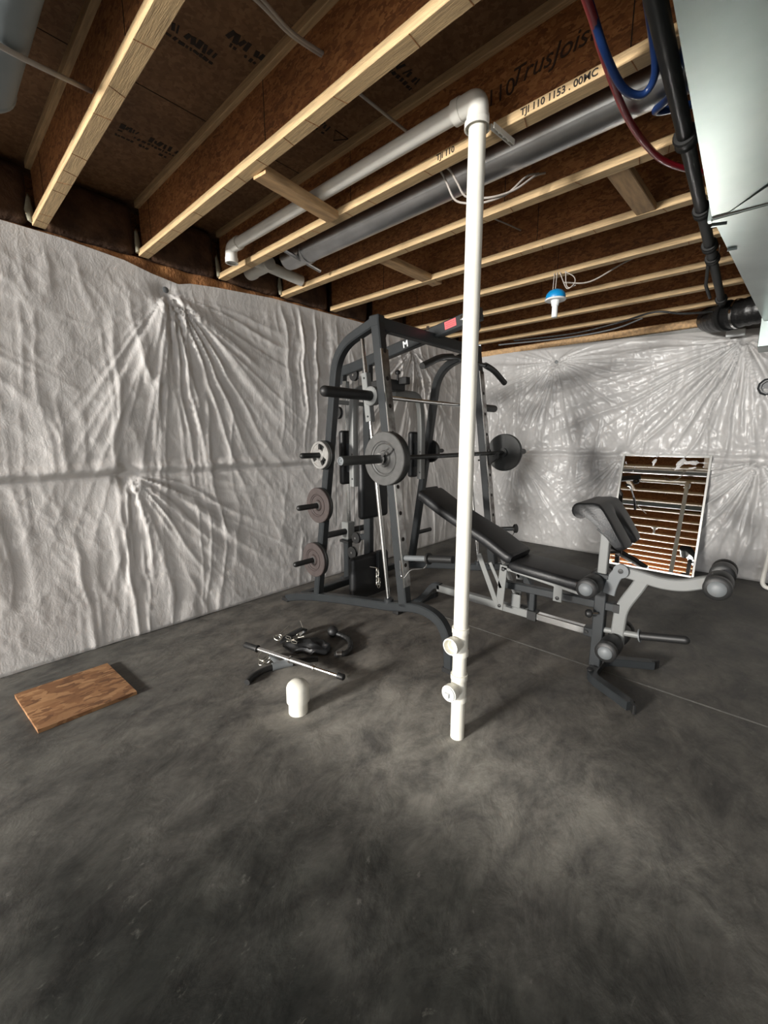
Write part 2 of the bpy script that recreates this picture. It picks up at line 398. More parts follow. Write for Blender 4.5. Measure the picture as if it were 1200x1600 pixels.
# left wall
bm = NB(); box(bm, (XL-.13, (YB+YF)/2, 1.18), (.20, YB-YF, 2.36)); wl = tag(obj('wall_left', bm, M_concrete), kind='structure')
topL = [(-6.6,2.38),(.2,2.385),(.67,2.376),(.97,2.350),(1.12,2.315),(1.28,2.292),(1.36,2.315),(1.53,2.335),(1.99,2.368),(2.87,2.372),(5.1,2.372)]
pinsL = [(1.19,2.235,-.60,1.45,.72,1.2,8), (.86,1.085,-.12,1.30,.85,.95,7), (-.5,2.25,-1.2,1.3,.7,1.1,7), (-1.2,1.085,-1,1.3,1,.9,9), (3.7,2.25,-1.3,1.2,.9,1.2,9)]
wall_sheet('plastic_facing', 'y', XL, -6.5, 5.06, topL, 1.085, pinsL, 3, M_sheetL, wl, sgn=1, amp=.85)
def pin(loc, nrm, parent):
    bm = NB(); lathe(bm, loc, nrm, [(0,0),(0,.019),(.003,.019),(.006,.010),(.007,0)], 16); obj('insulation_pin', bm, M_capgrey, parent, smooth=40)
pin((-2.985, 1.19, 2.235), (1,0,0), wl)
# sill plate strip of orange brown facing above the sheet
bm = NB(); 
prof = []
ys = np.linspace(-6.5, 5.1, 290)
pts = [(XL-.056+.004*math.sin(y*9)+.008*math.sin(y*31), y, 2.350+.003*math.sin(y*13)) for y in ys]
sweep(bm, pts, rect_prof(.10, .11, .02, 3), side=(0,0,1)); obj('sill_strip', bm, M_rust, wl, smooth=60)
bm = NB(); box(bm, (XL-.17, -.7, 2.55), (.05, 11.7, .32)); obj('rim_board', bm, M_web, wl)

# back wall
bm = NB(); box(bm, ((XL+XR)/2, YB+.13, 1.17), (XR-XL, .20, 2.34)); wb = tag(obj('wall_back', bm, M_concrete), kind='structure')
topB = [(-3.1,2.375),(-2.84,2.37),(-1.95,2.345),(-1.35,2.32),(-.7,2.285),(-.3,2.25),(.4,2.25),(3.2,2.28)]
pinsB = [(-1.96,2.165,-2.6,2.2,1.2,.9,8), (-.30,2.165,-1.9,1.3,1.9,1.35,9), (-.08,1.10,-1.6,1.4,1.8,1.0,8), (-1.17,1.13,-1.2,.9,1.0,.75,8), (-2.4,1.10,-.9,1.2,.9,.8,8), (-1.15,1.15,2.2,4.0,.6,.6,6), (1.4,2.17,-1.4,1.3,1.2,1.2,9)]
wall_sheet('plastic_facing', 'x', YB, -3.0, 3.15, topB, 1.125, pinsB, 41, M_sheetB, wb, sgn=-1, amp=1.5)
pin((-1.955, 5.065, 2.165), (0,-1,0), wb)
bm = NB(); box(bm, ((XL+XR)/2, YB+.04, 2.37), (XR-XL, .14, .07), bev=.01); obj('sill_plate', bm, M_block, wb)
bm = NB(); box(bm, ((XL+XR)/2, YB+.12, 2.55), (XR-XL, .05, .31)); obj('rim_board', bm, M_web, wb)

# right wall and the wall behind the viewpoint (high window, plus one added for fill)
bm = NB(); box(bm, (XR+.1, (YB+YF)/2, 1.35), (.2, YB-YF, 2.7)); tag(obj('wall_right', bm, M_concrete), kind='structure')
bm = NB()
xs = [XL-.1, -2.93, -1.55, 1.0, 2.4, XR+.1]
box(bm, ((xs[0]+xs[1])/2, YF-.08, 1.35), (xs[1]-xs[0], .16, 2.7)); box(bm, ((xs[2]+xs[3])/2, YF-.08, 1.35), (xs[3]-xs[2], .16, 2.7)); box(bm, ((xs[4]+xs[5])/2, YF-.08, 1.35), (xs[5]-xs[4], .16, 2.7))
for xc in (-2.24, 1.7):
    box(bm, (xc, YF-.08, 2.52), (1.4, .16, .36)); box(bm, (xc, YF-.08, .76), (1.4, .16, 1.52))
tag(obj('wall_front', bm, M_concrete), kind='structure')
def frame(name, x0, x1, z0, z1, mid):
    bm = NB(); t = .05; y = YF-.10
    for a in ((x0+t/2, x0+t/2), (x1-t/2, x1-t/2)): box(bm, (a[0], y, (z0+z1)/2), (t, .08, z1-z0))
    if mid: box(bm, ((x0+x1)/2, y, (z0+z1)/2), (t, .08, z1-z0))
    for z in (z0+t/2, z1-t/2): box(bm, ((x0+x1)/2, y, z), (x1-x0, .08, t))
    tag(obj(name, bm, M_white), kind='structure')
frame('window_1', -2.93, -1.55, 1.53, 2.33, True); frame('added_fill_window', 1.0, 2.4, 1.53, 2.33, True)  # second frame is added, around the opening of the fill light

# ------------------------------------------------------------------ I-joists
FW, FH = .056, .036
joist_y = [.546+.508*n for n in range(-13, 9)]
flange_mesh = None
for y in joist_y:
    yc = y+FW/2
    bm = NB(); box(bm, (.1, yc, (ZJ+ZD)/2), (6.2, .0105, ZD-ZJ-2*FH+.012))
    j = obj('joist', bm, M_web, ceiling)
    for nm, z in (('bottom_flange', ZJ+FH/2), ('top_flange', ZD-FH/2)):
        if flange_mesh is None:
            bm = NB(); box(bm, (.1, 0, 0), (6.2, FW, FH), bev=.0015); me = bpy.data.meshes.new('flange'); bm.to_mesh(me); bm.free(); me.materials.append(M_flange); flange_mesh = me
        o = bpy.data.objects.new(nm, flange_mesh); C.objects.link(o); o.parent = j; o.location = (0, yc, z); ROOT[o.name] = (0,0,0)
    # web butt joints and flange finger joints
    xo = rnd.uniform(0, .6)
    bm = NB()
    for x in np.arange(-2.9+xo, 3.1, 1.22): box(bm, (float(x), yc-.0055, (ZJ+ZD)/2), (.003, .002, ZD-ZJ-2*FH))
    obj('web_joint', bm, M_ink, j)
    bm = NB(); x = -2.95+rnd.uniform(0,.1)
    while x < 3.0:
        box(bm, (x, yc, ZJ-.0003), (.0028, FW*.98, .001), rot=Matrix.Rotation(rnd.uniform(-.35,.35), 3, 'Z')); x += rnd.uniform(.09, .34)
    obj('finger_joint', bm, M_rust, j)
    if abs(y-1.562) < .01: J3 = j
    if abs(y-1.054) < .01: J2 = j
    if y > 0:
        # insulation stuffed at the rim between the joists
        bm = NB(); box(bm, (XL-.05, y+.28, 2.545), (.14, .44, .29), bev=.05, seg=4)
        for v in bm.verts: v.co += Vector(mnoise.noise_vector(v.co*9))*.02
        obj('batt', bm, M_batt, ceiling, smooth=60)
        if y < 2.2:
            bm = NB(); lathe(bm, (XL+.03, y-.004, 2.41), (-.12,.02,1), [(0,0),(0,.012),(.06,.016),(.12,.010),(.15,0)], 10)
            for v in bm.verts: v.co += Vector(mnoise.noise_vector(v.co*40))*.008
            obj('foam_bead', bm, M_foam, ceiling, smooth=60)
# printing on the joists and on the deck
text('printed_text', 'TJI 110', .075, (-.93, 1.583, 2.53), (1,0,0), (0,0,1), M_web_ink, J3)
text('printed_text', 'TrusJoist', .080, (-.70, 1.583, 2.550), (1,0,0), (0,0,1), M_web_ink, J3, shear=.3)
text('printed_text', 'TJI 110 1153 . 00MC', .030, (-.66, 1.5615, 2.416), (1,0,0), (0,0,1), M_ink, J3, fat=.0006)
text('printed_text', 'TJI 110', .030, (-1.10, 1.5615, 2.416), (1,0,0), (0,0,1), M_ink, J3, fat=.0006)
def stamp(x, y, ly, rows, seed):
    """smudged ink stamp, too blurred in the place to read: rows of uneven strokes"""
    r = random.Random(seed); bm = NB()
    for k in range(rows):
        yy = y-ly/2; big = .045 if k == rows-1 else .020
        while yy < y+ly/2:
            wd = r.uniform(.010,.026)
            if r.random() < .85:
                box(bm, (x+k*.040+r.uniform(-.002,.002), yy+wd/2, ZD-.0006), (big*r.uniform(.5,1), wd*r.uniform(.35,.9), .001), rot=Matrix.Rotation(r.uniform(-.3,.3),3,'Z'))
            yy += wd
    obj('ink_stamp', bm, M_ink, ceiling)
stamp(-1.74, .84, .17, 2, 1); stamp(-1.62, .98, .13, 2, 2)
stamp(-2.44, .93, .26, 3, 3); stamp(-1.26, 1.45, .16, 2, 4); stamp(-1.72, 1.42, .08, 2, 5)
bm = NB(); sweep(bm, [(-1.72,1.52,ZD-.001),(-1.66,1.56,ZD-.001),(-1.66,1.48,ZD-.001)], rect_prof(.006,.001,.0003), side=(0,0,1), closed=True); obj('ink_stamp', bm, M_ink, ceiling)

# blocking boards
def blocking(x0, y0, x1, y1, z, wdt):
    bm = NB(); sweep(bm, [(x0,y0,z),(x1,y1,z)], rect_prof(wdt, .036, .003), side=(1,0,0)); obj('blocking_board', bm, M_block, ceiling)
blocking(-1.73, 1.112, -1.78, 1.560, ZJ+.006, .080)
blocking(-1.95, 2.10, -1.95, 2.70, ZJ+.02, .085)
blocking(-.62, 2.09, -.60, 2.62, ZJ+.02, .085)

# ------------------------------------------------------------------ white drain pipe
px, py = -.886, 1.447; R = .0302
pipe = thing('drain_pipe', (px,py,0), 'tall white plastic drain pipe rising from the floor and turning along the joists', 'pipe')
bm = NB(); tube(bm, [(px,py,-.01),(px,py,2.39)], R, 28); obj('riser', bm, M_pvc, pipe, smooth=40)
def tee(z, capped):
    bm = NB()
    lathe(bm, (px,py,z-.062), (0,0,1), [(0,R),(0,.0365),(.022,.0365),(.026,.0335),(.098,.0335),(.102,.0365),(.124,.0365),(.124,R)], 28)
    d = Vector((-.03,-1,0)).normalized()
    if capped: lathe(bm, (px,py,z), d, [(0,.030),(.046,.030),(.048,.0355),(.074,.0355),(.074,.001)], 28)
    else: lathe(bm, (px,py,z), d, [(0,.030),(.046,.030),(.048,.0355),(.074,.0355),(.075,.030),(.052,.029),(.052,.024),(.035,.0235),(.035,0)], 28)
    t = obj('tee_fitting', bm, M_pvc, pipe, smooth=40)
    if capped:
        bm = NB(); c = Vector((px,py,z))+d*.074
        lathe(bm, c, d, [(0,.031),(.006,.031),(.008,.028),(.008,0)], 24); box(bm, c+d*.014, (.022,.018,.022), bev=.002); obj('cleanout_plug', bm, M_white, t, smooth=40)
tee(.452, False); tee(.240, True)
bm = NB(); d = [(px,py,2.375),(px,py,2.385)]+[tuple(v) for v in fillet([(px,py,2.385),(px,py,2.445),(px-.075,py,2.445)], .055, 10)]
tube(bm, d, .036, 28); lathe(bm, (px,py,2.368), (0,0,1), [(0,R),(0,.039),(.026,.039),(.028,.036)], 28); lathe(bm, (px-.095,py,2.445), (1,0,0), [(0,R),(0,.039),(.030,.039),(.032,.036)], 28)
obj('elbow', bm, M_pvc_grey, pipe, smooth=40)
bm = NB(); tube(bm, [(px-.06,py,2.445),(-2.56,py,2.455)], R, 28); obj('horizontal_run', bm, M_pvc_grey, pipe, smooth=40)
bm = NB(); lathe(bm, (-2.50,py,2.455), (-1,0,0), [(0,R),(0,.037),(.03,.037),(.032,.035)], 24); tube(bm, fillet([(-2.52,py,2.455),(-2.60,py,2.455),(-2.60,py+.0,2.375)], .05, 8), .035, 24)
lathe(bm, (-2.60,py,2.365), (0,0,1), [(0,.028),(0,.038),(.03,.038)], 24); obj('end_elbow', bm, M_pvc_grey, pipe, smooth=40)
# strap hanger
bm = NB(); ring = [(px+.043*math.cos(a), py+.043*math.sin(a), 2.366) for a in np.linspace(.9, .9+2*PI*.86, 20)]
sweep(bm, ring, rect_prof(.020,.004,.001), side=(0,0,1))
for s in (-1,1): box(bm, (px+.045+s*.006, py+.098, 2.366), (.0035,.13,.018), rot=Matrix.Rotation(-.10,3,'Z'))
for k in range(3): box(bm, (px+.045, py+.075+k*.03, 2.366), (.012,.006,.012))
obj('strap_hanger', bm, M_pvc_grey, pipe, smooth=40)
# little scribble marks
bm = NB(); box(bm, (px-.018,py-.0243,.355), (.0015,.001,.055)); obj('marking', bm, M_capgrey, pipe); bm = NB(); box(bm, (px-.022,py-.0212,.06), (.009,.001,.005)); obj('marking', bm, M_capgrey, pipe)

# capped stub
bm = NB(); sx, sy = -1.545, 1.075
stub = thing('pipe_stub', (sx,sy,0), 'short white capped pipe stub sticking out of the concrete', 'pipe')
bm = NB(); lathe(bm, (sx,sy,-.005), (0,0,1), [(0,0),(0,.046),(.09,.046),(.09,0)], 32); obj('pipe_body', bm, M_pvc, stub, smooth=40)
bm = NB(); lathe(bm, (sx,sy,.06), (.02,0,1), [(0,.046),(0,.054),(.072,.054),(.083,.050),(.096,.038),(.104,.018),(.106,0)], 32); obj('cap', bm, M_pvc, stub, smooth=50)

# drain branch near the wall, between the third and fourth joists
br = thing('branch_pipe', (-2.62,1.75,2.5), 'dull white plastic branch pipe with tee crossing between joists above the left wall', 'pipe')
bm = NB(); tube(bm, [(-2.70,1.66,2.47),(-2.70,2.05,2.44)], .036, 20); obj('pipe_body', bm, M_pvc_grey, br, smooth=40)
bm = NB(); lathe(bm, (-2.92,1.76,2.47), (1,0,0), [(0,0),(0,.050),(.05,.052),(.06,.046),(.26,.046),(.26,0)], 20); obj('tee_fitting', bm, M_pvc_grey, br, smooth=40)

# round metal duct
rd = thing('round_duct', (-1.4,1.83,2.47), 'long round galvanised duct running between two joists behind the drain pipe', 'duct')
bm = NB(); tube(bm, [(-2.33,1.83,2.485),(-.15,1.83,2.485)], .074, 32); obj('duct_body', bm, M_galv_round, rd, smooth=40)
bm = NB(); lathe(bm, (-2.35,1.83,2.485), (1,0,0), [(0,.070),(0,.078),(.012,.080),(.022,.078),(.022,.074)], 32); obj('crimp_band', bm, M_galv_round, rd, smooth=40)
bm = NB(); lathe(bm, (-2.35,1.83,2.485), (-1,0,0), [(0,.071),(.16,.071),(.20,.066),(.20,0)], 32); obj('end_section', bm, M_galv_round, rd, smooth=40)
bm = NB(); box(bm, (-1.25,1.765,2.437), (2.1,.003,.010), rot=Matrix.Rotation(.7,3,'X')); obj('seam', bm, M_galv_round, rd)
bm = NB(); tube(bm, [(-2.36,1.64,2.445),(-2.40,1.98,2.415)], .012, 8); 
tag(obj('hanger_rod', bm, M_galv_round), 'thin metal strap hanging below the far end of the round duct', 'strap')
# light grey round duct overhead at top left
rd2 = thing('overhead_duct', (-1.9,.28,2.6), 'grey round duct overhead at the top left corner', 'duct')
bm = NB(); tube(bm, [(-2.12,.30,2.49),(2.9,.30,2.49)], .085, 32); obj('duct_body', bm, M_dull, rd2, smooth=40)
bm = NB(); lathe(bm, (-2.14,.30,2.49), (1,0,0), [(0,0),(0,.078),(.03,.088),(.04,.088),(.05,.085)], 32); obj('end_cap', bm, M_dull, rd2, smooth=40)

# ------------------------------------------------------------------ big rectangular duct
dt = thing('trunk_duct', (.1,2,2.15), 'large galvanised trunk duct overhead at the right edge', 'duct')
def hexa(bm, a, b):
    """a, b: (x0,x1,z0,z1,y) end sections"""
    V = []
    for x0,x1,z0,z1,y in (a,b):
        V.append([bm.verts.new(p) for p in ((x0,y,z0),(x1,y,z0),(x1,y,z1),(x0,y,z1))])
    for k in range(4): bm.faces.new((V[0][k],V[0][(k+1)%4],V[1][(k+1)%4],V[1][k]))
    bm.faces.new(V[0][::-1]); bm.faces.new(V[1]); bmesh.ops.recalc_face_normals(bm, faces=bm.faces)
bm = NB(); hexa(bm, (-.205,.46,2.15,2.39,-.3), (-.283,.46,2.15,2.39,2.215)); 
bmesh.ops.subdivide_edges(bm, edges=[e for e in bm.edges if abs(e.verts[0].co.y-e.verts[1].co.y)>1], cuts=24, use_grid_fill=True)
obj('duct_section', bm, M_galv, dt)
# cross-break panel folded against the seam
bm = NB(); vs = [bm.verts.new(p) for p in ((-.235,2.205,2.1485),(.46,2.205,2.1405),(.46,1.35,2.118))]; vt = [bm.verts.new(v.co+Vector((0,0,.006))) for v in vs]
bm.faces.new(vs); bm.faces.new(vt[::-1])
for k in range(3): bm.faces.new((vs[k],vs[(k+1)%3],vt[(k+1)%3],vt[k]))
bmesh.ops.recalc_face_normals(bm, faces=bm.faces); obj('folded_panel', bm, M_galv, dt)
bm = NB(); hexa(bm, (-.283,.46,2.155,2.39,2.235), (-.165,.46,2.16,2.39,4.35)); obj('duct_section', bm, M_galv, dt)
bm = NB(); box(bm, (.09,2.225,2.150), (.75,.030,.018), bev=.003); box(bm, (-.29,2.225,2.262), (.012,.03,.24)); obj('drive_cleat', bm, M_galv, dt)
bm = NB(); box(bm, (.09,2.240,2.1475), (.74,.006,.006)); box(bm, (.09,2.2075,2.1475), (.74,.004,.004)); obj('seam_gap', bm, M_ink, dt)
bm = NB(); box(bm, (-.245,2.62,2.150), (.035,.006,.01), rot=Matrix.Rotation(.3,3,'Z')); obj('tab', bm, M_galv, dt); bm = NB(); box(bm, (-.265,2.27,2.142), (.05,.012,.012), rot=Matrix.Rotation(.4,3,'Z')); obj('tab', bm, M_galv, dt)
bm = NB(); box(bm, (.15,4.52,2.16), (.66,.30,.36), bev=.003); obj('drop_box', bm, M_galv, dt)

# black flexible duct into the wall
fx = thing('flex_duct', (-.3,4.6,2.3), 'black flexible duct with shiny clamp between the trunk duct and back wall', 'duct')
bm = NB(); path = smooth_curve([(-.15,4.50,2.285),(-.30,4.53,2.28),(-.42,4.62,2.285),(-.50,4.76,2.31),(-.55,4.95,2.36)], 10)
sc = [1+.03*math.sin(i*1.9) for i in range(len(path))]
sweep(bm, path, circ(.105, 24), scales=sc); obj('hose', bm, M_flex, fx, smooth=50)
bm = NB(); lathe(bm, (-.325,4.535,2.28), (-.85,.4,.03), [(0,.107),(0,.113),(.016,.113),(.016,.107)], 32); obj('clamp', bm, M_chrome, fx, smooth=40)
bm = NB(); lathe(bm, (-.39,4.575,2.285), (-.75,.6,.03), [(0,.106),(0,.118),(.03,.120),(.045,.106)], 32); obj('collar', bm, M_blackpipe, fx, smooth=40)
bm = NB(); box(bm, (-.36,4.93,2.205), (.13,.05,.055), bev=.004); tag(obj('white_cover', bm, M_white), 'small white cover plate on top of the back wall under the black flexible duct', 'cover')

# ------------------------------------------------------------------ black iron pipe, tubing, cables
bp_ = thing('black_pipe', (-.38,2,2.35), 'long black iron pipe running under the joists beside the trunk duct', 'pipe')
def bx(y): return -.334-.0305*(y-1.2)
bm = NB(); tube(bm, [(bx(-.4),-.4,2.352),(bx(4.5),4.5,2.352)], .024, 20); obj('pipe_body', bm, M_blackpipe, bp_, smooth=40)
for y, r in ((1.98,.034),(2.62,.033),(3.10,.034),(3.32,.033),(4.30,.034)):
    bm = NB(); lathe(bm, (bx(y),y-.03,2.352), (0,1,0), [(0,.024),(0,r),(.008,r+.004),(.016,r),(.044,r),(.052,r+.004),(.060,r),(.060,.024)], 20); obj('coupling', bm, M_blackpipe, bp_, smooth=40)
for y in (2.0,2.64,3.30):
    bm = NB(); ring = [(bx(y)+.030*math.cos(a), y, 2.352+.030*math.sin(a)) for a in np.linspace(PI*.95, 2.05*PI, 14)]; ring = [(ring[0][0],y,2.41)]+ring+[(ring[-1][0],y,2.41)]
    sweep(bm, ring, rect_prof(.014,.003,.001), side=(0,1,0)); obj('pipe_strap', bm, M_brass, bp_, smooth=40)
bm = NB(); tube(bm, [(bx(3.32)-.02,3.34,2.34),(bx(3.6)-.05,3.66,2.30),(bx(3.7)-.05,3.95,2.29)], .010, 10); obj('drop_branch', bm, M_blackpipe, bp_, smooth=40); bm = NB(); tube(bm, [(bx(4.5),4.5,2.352),(bx(4.5),4.56,2.352),(bx(4.5)+.01,4.60,2.25)], .012, 10); obj('drop_branch', bm, M_blackpipe, bp_, smooth=40)

def cable(name, pts, r, material, label, cat='cable', group=None, n=8, k=8):
    bm = NB(); tube(bm, smooth_curve(pts, k), r, n); return tag(obj(name, bm, material, smooth=60), label, cat, group)
cable('red_tube', [(-.45,.85,2.36),(-.475,1.30,2.375),(-.49,1.46,2.38),(-.50,1.74,2.38),(-.48,1.97,2.375),(-.43,2.17,2.375),(-.30,2.45,2.40)], .011, M_red, 'red water tubing curving down beside the black pipe', 'tubing')
cable('blue_tube', [(-.45,.6,2.42),(-.475,1.25,2.39),(-.47,1.42,2.35),(-.455,1.56,2.33),(-.42,1.63,2.335),(-.385,1.60,2.36),(-.372,1.45,2.39),(-.36,1.2,2.41),(-.35,.6,2.42)], .011, M_blue, 'blue water tubing looping back beside the red one', 'tubing')
cable('blue_tube', [(-.30,1.55,2.385),(-.36,1.72,2.36),(-.42,1.80,2.375),(-.34,1.86,2.385),(-.22,1.90,2.385)], .012, M_blue, 'short dark blue tubing tucked behind the black pipe above the round duct', 'tubing')
cable('electrical_cable', [(-1.62,-.05,2.37),(-1.68,.12,2.385),(-1.745,.30,2.393),(-1.895,.56,2.49)], .008, M_wire, 'pale flat cable crossing below the grey round duct at top left')
cable('electrical_cable', [(-1.28,.59,2.56),(-1.25,.80,2.545),(-1.27,.95,2.55),(-1.27,1.09,2.565)], .0055, M_wire, 'upper of two pale cables crossing from the first to the second joist')
cable('electrical_cable', [(-1.24,.59,2.57),(-1.235,.80,2.550),(-1.262,.95,2.552),(-1.262,1.09,2.568)], .0055, M_wire, 'lower of two pale cables crossing from the first to the second joist')
cable('electrical_cable', [(-1.29,1.09,2.56),(-1.275,1.30,2.55),(-1.27,1.59,2.55)], .0055, M_wire, 'pale cable crossing above the horizontal white pipe to the third joist')
cable('electrical_cable', [(-1.26,1.59,2.47),(-1.203,1.66,2.440),(-1.190,1.70,2.405),(-1.172,1.74,2.345),(-1.130,1.77,2.325),(-1.06,1.80,2.315),(-.98,1.86,2.345),(-.93,1.93,2.42),(-.92,2.03,2.47)], .0045, M_wire, 'pale cable looping under the round duct, left of the pair')
cable('electrical_cable', [(-1.21,1.59,2.46),(-1.153,1.66,2.425),(-1.135,1.70,2.385),(-1.118,1.74,2.340),(-1.075,1.78,2.330),(-1.01,1.82,2.330),(-.95,1.88,2.36),(-.90,1.95,2.42),(-.89,2.03,2.46)], .0045, M_wire, 'pale cable looping under the round duct, right of the pair')
cable('electrical_cable', [(-1.42,2.09,2.55),(-1.30,2.40,2.52),(-1.26,2.58,2.52)], .004, M_wire, 'thin pale cable seen right of the white pipe between joists')
cable('electrical_cable', [(-2.55,2.62,2.45),(-2.50,2.66,2.41),(-2.30,2.70,2.44),(-1.9,2.72,2.50),(-1.55,2.74,2.56),(-1.2,2.76,2.58)], .0045, M_wire, 'thin pale cable sagging along the joist above the rack')
cable('electrical_cable', [(-1.20,3.15,2.36),(-1.05,3.22,2.35),(-.85,3.30,2.45),(-.60,3.36,2.52),(-.35,3.38,2.55),(-.1,3.38,2.56)], .005, M_wire, 'pale cable running right from the blue lamp holder')
cable('electrical_cable', [(-2.2,4.48,2.34),(-1.6,4.50,2.32),(-1.2,4.50,2.35),(-.9,4.46,2.38),(-.7,4.50,2.34),(-.5,4.56,2.33)], .009, M_flex, 'black cable drooping below the last joist by the back wall')
cable('electrical_cable', [(-2.4,4.52,2.33),(-1.7,4.54,2.30),(-1.25,4.54,2.31),(-1.0,4.52,2.36)], .007, M_capgrey, 'grey cable drooping below the last joist by the back wall')

# ------------------------------------------------------------------ blue lamp box
lx, ly = -1.212, 3.05
lp = thing('lamp_holder', (lx,ly,2.25), 'blue ceiling box with white lamp holder hanging by wires below the joists', 'lamp')
bm = NB(); lathe(bm, (lx,ly,2.235), (0,0,1), [(0,0),(0,.062),(.012,.064),(.030,.060),(.048,.045),(.058,.022),(.060,0)], 28); obj('junction_box', bm, M_bluebox, lp, smooth=40)
bm = NB(); lathe(bm, (lx,ly,2.224), (0,0,1), [(0,0),(0,.066),(.006,.069),(.011,.064),(.011,0)], 32); lathe(bm, (lx,ly,2.225), (0,0,-1), [(0,.030),(.014,.027),(.035,.023),(.036,0)], 24); obj('socket_base', bm, M_white, lp, smooth=40)
bm = NB(); lathe(bm, (lx,ly,2.192), (0,0,-1), [(0,0),(0,.019),(.072,.019),(.076,.015),(.077,0)], 24); obj('bulb', bm, M_white, lp, smooth=40)
bm = NB()
for a,b_ in ((-.022,-.03),(-.006,-.012)): tube(bm, [(lx+a,ly,2.28),(lx+b_,ly+.03,2.41)], .0032, 6)
tube(bm, smooth_curve([(lx+.01,ly+.02,2.405),(lx+.045,ly+.04,2.315),(lx+.07,ly+.04,2.295),(lx+.11,ly+.03,2.32),(lx+.10,ly+.03,2.36),(lx+.04,ly+.03,2.405)], 6), .0035, 6)
tube(bm, smooth_curve([(lx+.045,ly+.03,2.405),(lx+.05,ly+.04,2.33),(lx+.07,ly+.04,2.30),(lx+.11,ly+.05,2.31)], 6), .0035, 6)
obj('supply_wire', bm, M_wire, lp, smooth=60)

# lamp holder further back, seen in the mirror
bm = NB(); lathe(bm, (-1.54,-.95,2.39), (0,0,-1), [(0,0),(0,.06),(.012,.06),(.02,.03),(.05,.026),(.052,.02),(.13,.02),(.135,0)], 24)
tag(obj('ceiling_lamp', bm, M_white, smooth=40), 'white bare lamp holder under the joists, seen only in the mirror', 'lamp')
# ------------------------------------------------------------------ mirror
mr = thing('mirror', (-.78,4.76,0), 'rectangular mirror in a thin silver frame leaning on the back wall', 'mirror')
tl = math.radians(14.5); mh = 1.134/math.cos(tl); rot = Matrix.Rotation(math.radians(1.0), 3, 'Z') @ Matrix.Rotation(-tl, 3, 'X')
def mloc(u, v, wv=0): return Vector((-.785, 4.742, .006)) + rot @ Vector((u, wv, v))
bm = NB(); box(bm, mloc(0, mh/2, .006), (.745,.008,mh-.01), rot=rot); obj('backing', bm, M_char, mr)
bm = NB(); box(bm, mloc(0, mh/2, 0), (.715,.004,mh-.03), rot=rot); obj('mirror_glass', bm, M_mirror, mr)
for u, v, sx_, sz_ in ((-.366,mh/2,.020,mh),(.366,mh/2,.020,mh),(0,.010,.712,.020),(0,mh-.010,.712,.020)):
    bm = NB(); box(bm, mloc(u, v, -.001), (sx_,.020,sz_), rot=rot, bev=.002); obj('frame_rail', bm, M_alu, mr)

# right edge bits
bm = NB(); lathe(bm, (-.092,5.02,1.735), (0,-1,0), [(0,0),(0,.075),(.05,.075),(.06,.06),(.06,.048),(.03,.045),(.03,0)], 10); tag(obj('wall_vent', bm, M_char, smooth=30), 'small dark round vent hood on the back wall at the right edge', 'vent')
cable('white_pipe', [(.10,4.80,.75),(.085,4.80,.40),(.065,4.80,.12),(.075,4.80,.045),(.13,4.79,.025),(.30,4.78,.025)], .017, M_pvc_grey, 'thin white pipe bending along the floor at the right edge', 'pipe', n=14)

# ------------------------------------------------------------------ OSB offcut on the floor
ob = bmesh.new(); cs = [(-2.70,.165),(-2.273,.195),(-2.27,.595),(-2.70,.575)]
lo = [ob.verts.new((x,y,.001)) for x,y in cs]; hi = [ob.verts.new((x,y,.019)) for x,y in cs]
ob.faces.new(lo[::-1]); ob.faces.new(hi)
for k in range(4): ob.faces.new((lo[k],lo[(k+1)%4],hi[(k+1)%4],hi[k]))
bmesh.ops.recalc_face_normals(ob, faces=ob.faces)
tag(obj('strand_board', ob, M_offcut), 'rectangular orange-brown strand board offcut lying on the floor by the left wall', 'board')
# ==== EQ

